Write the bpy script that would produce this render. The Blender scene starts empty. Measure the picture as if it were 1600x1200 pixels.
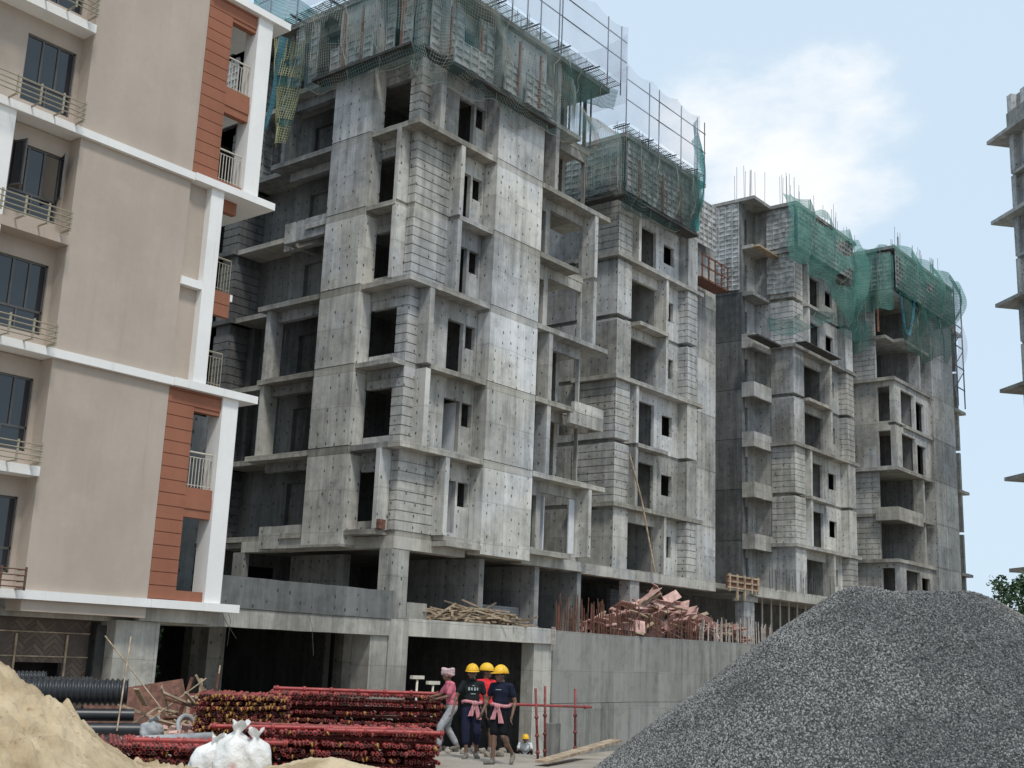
import bpy, bmesh, math, random
from mathutils import Vector, Matrix, Euler
from mathutils import noise as mnoise
R = math.radians
random.seed(7)
S = bpy.context.scene
COL = S.collection

# ------------------------------------------------------------------ camera
# axes: x runs along the facades (away, right), y away to the left, z up
yaw, pit, rol = R(38.95345), R(12.84245), R(2.30568)
F = Vector((math.cos(yaw)*math.cos(pit), math.sin(yaw)*math.cos(pit), math.sin(pit)))
rr = Vector((math.sin(yaw), -math.cos(yaw), 0)); uu = rr.cross(F)
RT = math.cos(rol)*rr + math.sin(rol)*uu
UP = -math.sin(rol)*rr + math.cos(rol)*uu
cam = bpy.data.cameras.new('camera'); cam.sensor_width = 36; cam.lens = 1869.459/1600*36
cam.clip_end = 3000; cam.clip_start = 0.1
co = bpy.data.objects.new('camera', cam); COL.objects.link(co)
m = Matrix((RT, UP, -F)).transposed().to_4x4(); m.translation = (0, 0, 1.9)
co.matrix_world = m
S.camera = co

# ------------------------------------------------------------------ sky and sun
SUN_EL, SUN_AZ = R(58), R(-121)      # azimuth of the sun seen from the scene, from +x counterclockwise
sd = Vector((math.cos(SUN_AZ)*math.cos(SUN_EL), math.sin(SUN_AZ)*math.cos(SUN_EL), math.sin(SUN_EL)))
w = bpy.data.worlds.new('World'); S.world = w; w.use_nodes = True
nt = w.node_tree; nt.nodes.clear()
def WN(t, **k):
    n = nt.nodes.new(t)
    for a, b in k.items(): setattr(n, a, b)
    return n
sky = WN('ShaderNodeTexSky', sky_type='NISHITA', sun_disc=False, sun_elevation=SUN_EL,
         sun_rotation=math.atan2(sd.x, sd.y), air_density=1.0, dust_density=1.6, ozone_density=1.5)
tc = WN('ShaderNodeTexCoord')
n1 = WN('ShaderNodeTexNoise'); n1.inputs['Scale'].default_value = 7.5; n1.inputs['Detail'].default_value = 9; n1.inputs['Roughness'].default_value = .58
mp = WN('ShaderNodeMapping'); mp.inputs['Scale'].default_value = (1, 1, 2.0); mp.inputs['Location'].default_value = (.35, .1, .2)
nt.links.new(tc.outputs['Generated'], mp.inputs[0]); nt.links.new(mp.outputs[0], n1.inputs['Vector'])
def dirblob(d, lo, hi):
    dt = WN('ShaderNodeVectorMath', operation='DOT_PRODUCT'); dt.inputs[1].default_value = Vector(d).normalized()
    nt.links.new(tc.outputs['Generated'], dt.inputs[0])
    r = WN('ShaderNodeMapRange', interpolation_type='SMOOTHSTEP'); r.inputs[1].default_value = lo; r.inputs[2].default_value = hi
    nt.links.new(dt.outputs['Value'], r.inputs[0]); return r.outputs[0]
def pxdir(x, y): return F + RT*((x-800)/1869.459) - UP*((y-600)/1869.459)
b1 = dirblob((.827, .3893, .4056), .9915, .9996)
b2 = dirblob((.812, .41, .4155), .993, .9998)
ad = WN('ShaderNodeMath', operation='MAXIMUM'); nt.links.new(b1, ad.inputs[0]); nt.links.new(b2, ad.inputs[1])
ms = WN('ShaderNodeMath', operation='MULTIPLY_ADD'); ms.inputs[1].default_value = .5; nt.links.new(ad.outputs[0], ms.inputs[0]); nt.links.new(n1.outputs[0], ms.inputs[2])
cr = WN('ShaderNodeMapRange', interpolation_type='SMOOTHSTEP'); cr.inputs[1].default_value = .70; cr.inputs[2].default_value = 1.08
nt.links.new(ms.outputs[0], cr.inputs[0])
mx = WN('ShaderNodeMix', data_type='RGBA'); mx.inputs['B'].default_value = (10.0, 10.25, 10.5, 1)
hz = WN('ShaderNodeMix', data_type='RGBA'); hz.inputs[0].default_value = .85; hz.inputs['B'].default_value = (7.2, 8.85, 10.35, 1)   # thin bright haze veil
nt.links.new(sky.outputs[0], hz.inputs['A'])
nt.links.new(cr.outputs[0], mx.inputs[0]); nt.links.new(hz.outputs['Result'], mx.inputs['A'])
bg = WN('ShaderNodeBackground'); bg.inputs[1].default_value = .1
nt.links.new(mx.outputs['Result'], bg.inputs[0])
ou = WN('ShaderNodeOutputWorld'); nt.links.new(bg.outputs[0], ou.inputs[0])
sl = bpy.data.lights.new('sun', 'SUN'); sl.energy = 2.3; sl.angle = R(9); sl.color = (1, .955, .88)
so = bpy.data.objects.new('sun', sl); COL.objects.link(so)
so.rotation_euler = sd.to_track_quat('Z', 'Y').to_euler(); so.location = (10, 0, 60)
vs = S.view_settings
S.display_settings.display_device = 'sRGB'
vs.view_transform = 'Standard'; vs.look = 'None'; vs.exposure = 0.0; vs.gamma = 1; vs.use_curve_mapping = False

# ------------------------------------------------------------------ material helpers
class MT:
    def __init__(s, name):
        s.m = bpy.data.materials.new(name); s.m.use_nodes = True; s.t = s.m.node_tree; s.t.nodes.clear()
        s.out = s.t.nodes.new('ShaderNodeOutputMaterial'); s.b = s.t.nodes.new('ShaderNodeBsdfPrincipled')
        s.t.links.new(s.b.outputs[0], s.out.inputs[0]); s._pos = None
    def n(s, t, **k):
        x = s.t.nodes.new(t)
        for a, b in k.items(): setattr(x, a, b)
        return x
    def put(s, v, sock):
        if isinstance(v, (int, float)): sock.default_value = v
        elif isinstance(v, (tuple, list)): sock.default_value = tuple(v) if len(v) == 4 or sock.type == 'VECTOR' else (*v, 1)
        else: s.t.links.new(v, sock)
    def math(s, op, a, b=0, c=0):
        x = s.n('ShaderNodeMath', operation=op); s.put(a, x.inputs[0]); s.put(b, x.inputs[1]); s.put(c, x.inputs[2]); return x.outputs[0]
    def pos(s):
        if not s._pos: s._pos = s.n('ShaderNodeNewGeometry')
        return s._pos.outputs['Position']
    def nor(s): s.pos(); return s._pos.outputs['True Normal']
    def obj(s): return s.n('ShaderNodeTexCoord').outputs['Object']
    def rnd(s): return s.n('ShaderNodeObjectInfo').outputs['Random']
    def noise(s, sc, det=5, vec=None, scale3=None, rough=.55, off=None):
        v = vec if vec is not None else s.pos()
        if scale3 or off:
            mp = s.n('ShaderNodeMapping'); s.t.links.new(v, mp.inputs[0]); v = mp.outputs[0]
            if scale3: mp.inputs['Scale'].default_value = scale3
            if off: mp.inputs['Location'].default_value = off
        x = s.n('ShaderNodeTexNoise'); s.put(sc, x.inputs['Scale']); x.inputs['Detail'].default_value = det; x.inputs['Roughness'].default_value = rough
        s.t.links.new(v, x.inputs['Vector']); return x.outputs[0]
    def rng(s, v, a, b, c=0., d=1., smooth=True):
        x = s.n('ShaderNodeMapRange', interpolation_type='SMOOTHSTEP' if smooth else 'LINEAR')
        for i, q in enumerate((v, a, b, c, d)): s.put(q, x.inputs[i])
        return x.outputs[0]
    def mix(s, f, a, b, mode='MIX'):
        x = s.n('ShaderNodeMix', data_type='RGBA', blend_type=mode); s.put(f, x.inputs[0]); s.put(a, x.inputs['A']); s.put(b, x.inputs['B']); return x.outputs['Result']
    def scale(s, c, f):
        x = s.n('ShaderNodeVectorMath', operation='SCALE'); s.put(c, x.inputs[0]); s.put(f, x.inputs['Scale']); return x.outputs[0]
    def col(s, v): s.put(v, s.b.inputs['Base Color'])
    def rough(s, v): s.put(v, s.b.inputs['Roughness'])
    def bump(s, h, st=.3, d=.02):
        x = s.n('ShaderNodeBump'); x.inputs['Strength'].default_value = st; x.inputs['Distance'].default_value = d
        s.t.links.new(h, x.inputs['Height']); s.t.links.new(x.outputs[0], s.b.inputs['Normal'])
    def xyz(s, v):
        x = s.n('ShaderNodeSeparateXYZ'); s.t.links.new(v, x.inputs[0]); return x.outputs

def plain(name, c, rough=.6, var=.15, sc=4., metal=0., bump=.1, spec=None):
    k = MT(name); n = k.noise(sc, 6)
    k.col(k.mix(k.rng(n, .3, .7), [x*(1-var) for x in c], [min(1, x*(1+var)) for x in c]))
    k.rough(rough); k.b.inputs['Metallic'].default_value = metal
    if bump: k.bump(k.noise(sc*8, 4), bump, .01)
    if spec is not None: k.b.inputs['Specular IOR Level'].default_value = spec
    return k.m

def concrete(name, lo, hi, holes=True, yellow=.5, streak=1.0, rnd=.16):
    k = MT(name); P = k.pos(); X = k.xyz(P); Nn = k.xyz(k.nor())
    a = k.noise(.33, 5); b = k.noise(2.6, 7, rough=.65); st = k.noise(1.0, 6, scale3=(3.2, 3.2, .22), rough=.7)
    v = k.math('MULTIPLY_ADD', a, .40, k.math('MULTIPLY_ADD', b, .30, k.math('MULTIPLY', st, .42*streak)))
    v = k.math('ADD', v, k.math('MULTIPLY_ADD', k.rnd(), rnd, -rnd/2))
    c = k.mix(k.rng(v, .36, .78), lo, hi)
    # ochre cement tone in broad patches
    y = k.math('MULTIPLY', k.rng(k.math('MULTIPLY_ADD', X[2], -.006, k.noise(.22, 5, off=(3, 9, 4))), .29, .47), yellow)
    c = k.mix(y, c, k.mix(1, c, (1.04, .965, .80), 'MULTIPLY'))
    # shutter sheets: each cast square a little lighter or darker
    axq = k.math('GREATER_THAN', k.math('ABSOLUTE', Nn[0]), .5); hq = k.math('ADD', k.math('MULTIPLY', axq, X[1]), k.math('MULTIPLY', k.math('SUBTRACT', 1, axq), X[0]))
    cq = k.n('ShaderNodeCombineXYZ'); k.put(k.math('FLOOR', k.math('DIVIDE', hq, .94)), cq.inputs[0]); k.put(k.math('FLOOR', k.math('DIVIDE', X[2], 1.5)), cq.inputs[1]); k.put(axq, cq.inputs[2])
    wq = k.n('ShaderNodeTexWhiteNoise', noise_dimensions='3D'); k.t.links.new(cq.outputs[0], wq.inputs['Vector'])
    c = k.mix(1, c, k.scale((1, 1, 1), k.math('MULTIPLY_ADD', wq.outputs['Value'], .22, .88)), 'MULTIPLY')
    # blotchy damp and patched areas, uneven pour lines
    c = k.mix(k.math('MULTIPLY', k.rng(k.noise(.9, 8, rough=.72, off=(2, 6, 9)), .53, .66), .38), c, (.13, .125, .115))
    pl = k.math('FRACT', k.math('MULTIPLY_ADD', X[2], .667, k.math('MULTIPLY', k.noise(.8, 3, off=(5, 5, 2)), .10)))
    c = k.mix(k.math('MULTIPLY', k.math('LESS_THAN', pl, .016), .35), c, (.10, .098, .092))
    # dark run-off stains, long in z
    ds = k.rng(k.noise(1.0, 7, scale3=(1.3, 1.3, .16), rough=.75, off=(7, 1, 3)), .56, .72)
    c = k.mix(k.math('MULTIPLY', ds, .42), c, (.09, .088, .084))
    # pale lime runs
    lm = k.rng(k.noise(1.0, 6, scale3=(2.6, 2.6, .25), rough=.7, off=(1, 5, 8)), .63, .74)
    c = k.mix(k.math('MULTIPLY', lm, .35), c, (.55, .54, .50))
    ax = k.math('GREATER_THAN', k.math('ABSOLUTE', Nn[0]), .5)
    h = k.math('ADD', k.math('MULTIPLY', ax, X[1]), k.math('MULTIPLY', k.math('SUBTRACT', 1, ax), X[0]))
    # shutter-board seams: fine vertical lines
    sx = k.math('DIVIDE', h, .47); sid = k.math('FLOOR', sx)
    sw = k.n('ShaderNodeTexWhiteNoise', noise_dimensions='1D'); k.put(sid, sw.inputs['W'])
    c = k.mix(1, c, k.scale((1, 1, 1), k.math('MULTIPLY_ADD', sw.outputs['Value'], .16, .92)), 'MULTIPLY')
    seam = k.math('LESS_THAN', k.math('FRACT', sx), .03)
    c = k.mix(k.math('MULTIPLY', seam, .35), c, (.08, .08, .08))
    hgt = b
    if holes:
        px, pz = .47, .42
        fa = k.math('DIVIDE', k.math('ADD', h, .2), px); fz = k.math('DIVIDE', X[2], pz)
        ca = k.math('FLOOR', fa); cz = k.math('FLOOR', fz)
        cv = k.n('ShaderNodeCombineXYZ'); k.put(ca, cv.inputs[0]); k.put(cz, cv.inputs[1]); k.put(ax, cv.inputs[2])
        wn = k.n('ShaderNodeTexWhiteNoise', noise_dimensions='3D'); k.t.links.new(cv.outputs[0], wn.inputs['Vector'])
        wc = k.n('ShaderNodeSeparateColor'); k.t.links.new(wn.outputs['Color'], wc.inputs[0])
        da = k.math('MULTIPLY', k.math('SUBTRACT', k.math('SUBTRACT', k.math('FRACT', fa), .5), k.math('MULTIPLY_ADD', wc.outputs[0], .24, -.12)), px)
        dz = k.math('MULTIPLY', k.math('SUBTRACT', k.math('SUBTRACT', k.math('FRACT', fz), .5), k.math('MULTIPLY_ADD', wc.outputs[1], .5, -.25)), pz*.6)
        d = k.math('SQRT', k.math('ADD', k.math('MULTIPLY', da, da), k.math('MULTIPLY', dz, dz)))
        rad = k.math('MULTIPLY', k.math('GREATER_THAN', wc.outputs[2], k.rng(k.noise(.55, 2, off=(8, 3, 1)), .35, .6, .05, .7)), k.math('MULTIPLY_ADD', wc.outputs[2], .026, .014))
        hl = k.math('MULTIPLY', k.math('LESS_THAN', d, rad), k.math('LESS_THAN', k.math('ABSOLUTE', Nn[2]), .5))
        c = k.mix(k.math('MULTIPLY', hl, .8), c, (.035, .033, .03))
        hgt = k.math('SUBTRACT', b, hl)
    k.col(c); k.rough(.92); k.b.inputs['Specular IOR Level'].default_value = .2
    k.bump(hgt, .35, .03)
    return k.m

M = {}
M['conc'] = concrete('bare_concrete', (.17, .173, .176), (.50, .505, .51), yellow=.55)
M['conc_p'] = concrete('panel_concrete', (.23, .234, .238), (.62, .625, .63), yellow=.55)
M['strip'] = concrete('grooved_concrete', (.22, .224, .228), (.60, .605, .61), yellow=.55, rnd=.0)
M['strip_d'] = concrete('shade_toned_grooved_concrete', (.06, .063, .066), (.20, .204, .206), yellow=.2, rnd=.0)  # grooved concrete darkened in colour for the shade on the recessed wing
M['conc_s'] = concrete('slab_concrete', (.18, .178, .172), (.47, .465, .45), holes=False, yellow=.6)
M['conc_d'] = concrete('shade_and_stain_concrete', (.06, .063, .066), (.20, .204, .206), holes=True, yellow=.25)  # shade painted into bays, rooms, wing and basement; real staining on the podium parapet
M['conc_m'] = concrete('shade_toned_inner_concrete', (.10, .102, .104), (.30, .302, .304), yellow=.3)  # darker copy of bare concrete, interior shade put into its colour
M['conc_w'] = concrete('retaining_concrete', (.055, .056, .057), (.27, .27, .263), holes=False, yellow=.3, streak=1.6)
M['beam'] = concrete('pale_beam_concrete', (.22, .217, .21), (.52, .515, .50), holes=False, yellow=.5)
M['plaster_in'] = plain('white_plaster', (.62, .63, .66), .9, .06)
M['form'] = plain('formwork_panel_metal', (.42, .42, .41), .6, .4, 3, .2)
M['form_or'] = plain('rusty_orange_waler', (.27, .12, .08), .7, .3, 6)
M['steel'] = plain('scaffold_steel', (.10, .10, .11), .5, .3, 8, .5)
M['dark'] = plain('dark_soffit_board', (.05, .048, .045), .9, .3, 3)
M['rebar'] = plain('rusty_rebar', (.135, .058, .038), .8, .4, 9)
M['rebar_w'] = plain('cement_dusted_rebar', (.42, .37, .33), .85, .3, 9)
M['wood'] = plain('raw_timber', (.36, .275, .19), .85, .35, 5)
M['pink'] = plain('pink_shuttering_ply', (.52, .33, .29), .8, .3, 4)
M['red_p'] = plain('red_primer_pipe', (.33, .05, .045), .5, .25, 7)
M['red_d'] = plain('dull_red_pipe', (.19, .042, .035), .6, .4, 9)
M['yel'] = plain('yellow_pipe_end', (.36, .18, .05), .6, .35, 9)
M['hole'] = plain('pipe_bore', (.012, .01, .01), .9, .1, 3, bump=0)
M['helmet'] = plain('yellow_helmet_plastic', (.78, .45, .02), .5, .04, 6, bump=0)
M['black_pl'] = plain('black_polyethylene', (.018, .02, .024), .38, .2, 5)
M['tarp'] = plain('grey_plastic', (.33, .34, .35), .5, .2, 5)

def wallpaint(name, c, v1=.05):
    k = MT(name); a = k.noise(.5, 4); b = k.noise(6, 6, rough=.7); st = k.noise(1, 5, scale3=(2.2, 2.2, .3), off=(2, 4, 1))
    v = k.math('MULTIPLY_ADD', a, .5, k.math('MULTIPLY_ADD', b, .2, k.math('MULTIPLY', st, .3)))
    cc = k.mix(k.rng(v, .3, .7), [x*(1-v1*1.6) for x in c], [x*(1+v1) for x in c])
    rs = k.rng(k.noise(1, 6, scale3=(4.5, 4.5, .18), rough=.7, off=(3, 8, 2)), .56, .70); cc = k.mix(k.math('MULTIPLY', rs, .16), cc, [x*.45 for x in c])
    cc = k.mix(k.math('MULTIPLY', k.rng(k.noise(.8, 6, off=(9, 3, 5)), .56, .66), .10), cc, [min(1, x*1.35) for x in c]); k.col(cc); k.rough(.9); k.b.inputs['Specular IOR Level'].default_value = .2
    k.bump(k.noise(30, 5), .18, .01); return k.m
M['beige'] = wallpaint('beige_render', (.44, .368, .308), .07)
M['terra'] = wallpaint('terracotta_render', (.30, .125, .078), .09)
M['white'] = wallpaint('white_paint', (.79, .775, .75), .045)
M['alu'] = plain('window_frame_grey', (.10, .095, .09), .4, .1, 5, .3, 0)
M['rail'] = plain('bronze_rail_paint', (.33, .29, .21), .45, .1, 6, .3, 0)
M['rail_w'] = plain('cream_rail_paint', (.55, .50, .42), .5, .1, 6, 0, 0)
M['rail_b'] = plain('brown_rail_primer', (.12, .06, .04), .6, .2, 6, 0, 0)
k = MT('dark_glass'); k.col((.012, .016, .022)); k.rough(.06); k.b.inputs['Specular IOR Level'].default_value = .8
k.bump(k.noise(1.2, 2), .02, .01); M['glass'] = k.m

def brickmat():
    k = MT('grey_block_masonry'); X = k.xyz(k.pos())
    cv = k.n('ShaderNodeCombineXYZ'); k.put(k.math('ADD', X[0], X[1]), cv.inputs[0]); k.put(X[2], cv.inputs[1])
    b = k.n('ShaderNodeTexBrick'); k.t.links.new(cv.outputs[0], b.inputs['Vector'])
    b.inputs['Scale'].default_value = 1; b.inputs['Brick Width'].default_value = .3; b.inputs['Row Height'].default_value = .12; b.inputs['Mortar Size'].default_value = .012
    b.inputs['Color1'].default_value = (.36, .37, .38, 1); b.inputs['Color2'].default_value = (.24, .25, .26, 1); b.inputs['Mortar'].default_value = (.12, .12, .12, 1)
    k.col(k.mix(k.rng(k.noise(2, 5), .35, .7), b.outputs[0], (.2, .2, .2))); k.rough(.95); k.bump(b.outputs['Fac'], -.6, .02); return k.m
M['block'] = brickmat()

def matting():
    k = MT('woven_bamboo_mat'); X = k.xyz(k.pos())
    def band(ang):
        return k.math('ADD', k.math('MULTIPLY', X[0], math.cos(ang)*3.2), k.math('MULTIPLY', X[2], math.sin(ang)*3.2))
    zz = k.math('PINGPONG', k.math('MULTIPLY', X[0], 3.6), 1.0)
    t = k.math('FRACT', k.math('MULTIPLY', k.math('ADD', zz, k.math('MULTIPLY', X[2], 4.2)), 1.6))
    bid = k.math('FLOOR', k.math('MULTIPLY', k.math('ADD', zz, k.math('MULTIPLY', X[2], 4.2)), 1.6))
    wn = k.n('ShaderNodeTexWhiteNoise', noise_dimensions='2D'); cv = k.n('ShaderNodeCombineXYZ'); k.put(bid, cv.inputs[0]); k.put(k.math('FLOOR', k.math('MULTIPLY', X[0], 3.6)), cv.inputs[1]); k.t.links.new(cv.outputs[0], wn.inputs['Vector'])
    c = k.mix(wn.outputs['Value'], (.10, .072, .055), (.18, .135, .105))
    c = k.mix(k.math('LESS_THAN', t, .12), c, (.04, .03, .025))
    c = k.mix(k.rng(k.noise(1.1, 5), .4, .7), c, (.09, .07, .06)); k.col(c); k.rough(.9); k.bump(t, .4, .02); return k.m
M['mat'] = matting()

def netmat(name, c1, c2, alpha, rip=True, transl=.35, sc=1.):
    k = MT(name); X = k.xyz(k.pos())
    n = k.noise(.9*sc, 5); c = k.mix(k.rng(n, .35, .65), c1, c2)
    k.col(c); k.rough(.8); k.b.inputs['Specular IOR Level'].default_value = .1
    tr = k.n('ShaderNodeBsdfTranslucent'); k.put(c, tr.inputs[0])
    tp = k.n('ShaderNodeBsdfTransparent')
    m1 = k.n('ShaderNodeMixShader'); m1.inputs[0].default_value = transl
    k.t.links.new(k.b.outputs[0], m1.inputs[1]); k.t.links.new(tr.outputs[0], m1.inputs[2])
    a = k.rng(k.noise(.7*sc, 4, off=(4, 2, 6)), .3, .7, alpha*.82, min(1, alpha*1.15))
    if rip:   # knit courses: rows of denser thread
        wv = k.math('ADD', k.math('MULTIPLY', X[2], 38*sc), k.math('MULTIPLY', k.noise(1.1, 3), 16))
        a = k.math('MULTIPLY', a, k.math('MULTIPLY_ADD', k.math('SINE', wv), .16, .88))
    m2 = k.n('ShaderNodeMixShader'); k.put(k.math('MINIMUM', a, 1), m2.inputs[0])
    k.t.links.new(tp.outputs[0], m2.inputs[1]); k.t.links.new(m1.outputs[0], m2.inputs[2]); k.t.links.new(m2.outputs[0], k.out.inputs[0])
    return k.m
M['net_green'] = netmat('green_shade_net', (.085, .24, .21), (.17, .36, .31), .70)
M['net_dark'] = netmat('dark_green_shade_net', (.05, .135, .125), (.09, .21, .185), .56)
M['net_blue'] = netmat('blue_net_cloth', (.06, .20, .27), (.13, .30, .36), .75)
M['net_teal'] = netmat('teal_shade_net', (.03, .22, .22), (.06, .32, .30), .80)
M['net_haze'] = netmat('faded_grey_green_net', (.09, .20, .20), (.16, .29, .28), .17, False)
M['net_mid'] = netmat('thin_green_net', (.06, .15, .145), (.11, .22, .21), .26, False)
M['net_pale'] = netmat('pale_debris_screen', (.60, .63, .74), (.68, .71, .80), .36, False, .55)
k = MT('net_twine'); n = k.noise(.8, 4); n2 = k.noise(.55, 3, off=(9, 2, 5))
c = k.mix(k.rng(n, .38, .6), (.22, .33, .32), (.40, .40, .35)); c = k.mix(k.rng(n2, .52, .66), c, (.16, .28, .33)); c = k.mix(k.rng(n2, .42, .30), c, (.40, .31, .23))
k.col(c); k.rough(.9); M['twine'] = k.m
M['twine_d'] = plain('dark_net_twine', (.11, .15, .14), .9, .4, 1.2, bump=0)
M['twine_y'] = plain('yellowed_net_twine', (.38, .36, .19), .9, .25, 1.5, bump=0)
M['rope'] = plain('old_rope', (.30, .30, .25), .9, .2, 5, bump=0)
M['skin'] = plain('dark_brown_skin', (.16, .088, .058), .55, .12, 9, bump=0)
M['hair'] = plain('black_hair', (.012, .01, .01), .6, .2, 20)
def fabric(name, c, var=.14, st=None):
    k = MT(name); n = k.noise(9, 5, k.obj()); cc = k.mix(k.rng(n, .35, .65), [x*(1-var) for x in c], [min(1, x*(1+var)) for x in c])
    if st:
        X = k.xyz(k.obj()); f = k.math('GREATER_THAN', k.math('FRACT', k.math('MULTIPLY', k.math('ADD', X[0], k.math('MULTIPLY', X[1], .7)), 26)), .55); cc = k.mix(k.math('MULTIPLY', f, .6), cc, st)
    k.col(cc); k.rough(.95); k.b.inputs['Specular IOR Level'].default_value = .15; k.bump(k.noise(16, 4, k.obj()), .5, .03); return k.m
M['f_char'] = fabric('charcoal_cotton', (.020, .023, .025)); M['f_navy'] = fabric('navy_cotton', (.015, .018, .034)); M['f_navy2'] = fabric('navy_trousers', (.017, .020, .042))
M['f_black'] = fabric('black_shorts', (.009, .010, .012)); M['f_pink'] = fabric('pink_shirt_cotton', (.60, .17, .22)); M['f_red'] = fabric('red_shirt_cotton', (.70, .04, .05))
M['f_grey'] = fabric('grey_jeans', (.34, .35, .36)); M['f_towel'] = fabric('pink_check_towel', (.50, .17, .20), .2, (.58, .42, .40)); M['f_white'] = fabric('white_shirt', (.55, .56, .57))
M['f_scarf'] = fabric('pale_pink_scarf', (.52, .35, .36), .2, (.62, .52, .5)); M['shoe'] = plain('dusty_shoe', (.17, .15, .13), .8, .3, 12)
M['print'] = plain('pale_print_ink', (.35, .40, .40), .9, .2, 30, bump=0)

# ------------------------------------------------------------------ mesh helpers
class MB:
    def __init__(s): s.v = []; s.f = []; s.mi = []; s.cur = 0
    def add(s, vs_, fs_):
        o = len(s.v); s.v += [tuple(p) for p in vs_]; s.f += [tuple(i+o for i in f) for f in fs_]; s.mi += [s.cur]*len(fs_); return s
    def box(s, x0, x1, y0, y1, z0, z1):
        return s.add([(x0,y0,z0),(x1,y0,z0),(x1,y1,z0),(x0,y1,z0),(x0,y0,z1),(x1,y0,z1),(x1,y1,z1),(x0,y1,z1)],
                     [(0,3,2,1),(4,5,6,7),(0,1,5,4),(1,2,6,5),(2,3,7,6),(3,0,4,7)])
    def obox(s, c, ax, ay, az):      # oriented box from centre and three half-axes
        c = Vector(c); ax, ay, az = Vector(ax), Vector(ay), Vector(az)
        return s.add([c-ax-ay-az, c+ax-ay-az, c+ax+ay-az, c-ax+ay-az, c-ax-ay+az, c+ax-ay+az, c+ax+ay+az, c-ax+ay+az],
                     [(0,3,2,1),(4,5,6,7),(0,1,5,4),(1,2,6,5),(2,3,7,6),(3,0,4,7)])
    def tube(s, pts, r, n=6, caps=True, r1=None):
        pts = [Vector(p) for p in pts]; L = len(pts); rings = []; prev = None
        for i, p in enumerate(pts):
            d = (pts[min(i+1, L-1)]-pts[max(i-1, 0)]).normalized()
            a = d.cross(Vector((0, 0, 1)) if abs(d.z) < .95 else Vector((1, 0, 0))).normalized()
            if prev is not None and a.dot(prev) < 0: a = -a
            prev = a; b = d.cross(a)
            rad = r if not isinstance(r, (list, tuple)) else r[i]
            if r1 is not None: rad = r+(r1-r)*i/(L-1)
            rings.append([p+(a*math.cos(2*math.pi*j/n)+b*math.sin(2*math.pi*j/n))*rad for j in range(n)])
        vs_ = [q for g in rings for q in g]; fs_ = []
        for i in range(L-1):
            for j in range(n): fs_.append((i*n+j, i*n+(j+1) % n, (i+1)*n+(j+1) % n, (i+1)*n+j))
        if caps: fs_ += [tuple(range(n))[::-1], tuple((L-1)*n+j for j in range(n))]
        return s.add(vs_, fs_)
    def grid(s, fn, nu, nv):
        vs_ = [fn(i/nu, j/nv) for j in range(nv+1) for i in range(nu+1)]
        fs_ = [(j*(nu+1)+i, j*(nu+1)+i+1, (j+1)*(nu+1)+i+1, (j+1)*(nu+1)+i) for j in range(nv) for i in range(nu)]
        return s.add(vs_, fs_)
    def ell(s, c, r, rot=None, nu=12, nv=8):
        c = Vector(c); vs_ = []; fs_ = []
        for j in range(nv+1):
            th = math.pi*j/nv
            for i in range(nu):
                ph = 2*math.pi*i/nu; p = Vector((math.sin(th)*math.cos(ph)*r[0], math.sin(th)*math.sin(ph)*r[1], math.cos(th)*r[2]))
                if rot: p = rot @ p
                vs_.append(c+p)
        for j in range(nv):
            for i in range(nu): fs_.append((j*nu+i, (j+1)*nu+i, (j+1)*nu+(i+1) % nu, j*nu+(i+1) % nu))
        return s.add(vs_, fs_)
    def cap(s, p0, p1, r0, r1, n=10):   # tapered capsule
        p0, p1 = Vector(p0), Vector(p1); d = (p1-p0); dn = d.normalized(); pts = []; rs = []
        for t in (-1, -.85, -.5): pts.append(p0+dn*r0*t); rs.append(r0*math.sqrt(max(0.0004, 1-t*t)))
        pts.append(p0); rs.append(r0); pts.append(p1); rs.append(r1)
        for t in (.5, .85, 1): pts.append(p1+dn*r1*t); rs.append(r1*math.sqrt(max(0.0004, 1-t*t)))
        return s.tube(pts, rs, n)
    def mesh(s, name, mats, smooth=False):
        me = bpy.data.meshes.new(name); me.from_pydata(s.v, [], s.f); 
        for q in (mats if isinstance(mats, (list, tuple)) else [mats]): me.materials.append(M[q] if isinstance(q, str) else q)
        if any(s.mi): me.polygons.foreach_set('material_index', s.mi)
        if smooth: me.polygons.foreach_set('use_smooth', [True]*len(me.polygons))
        me.update(); return me

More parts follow.
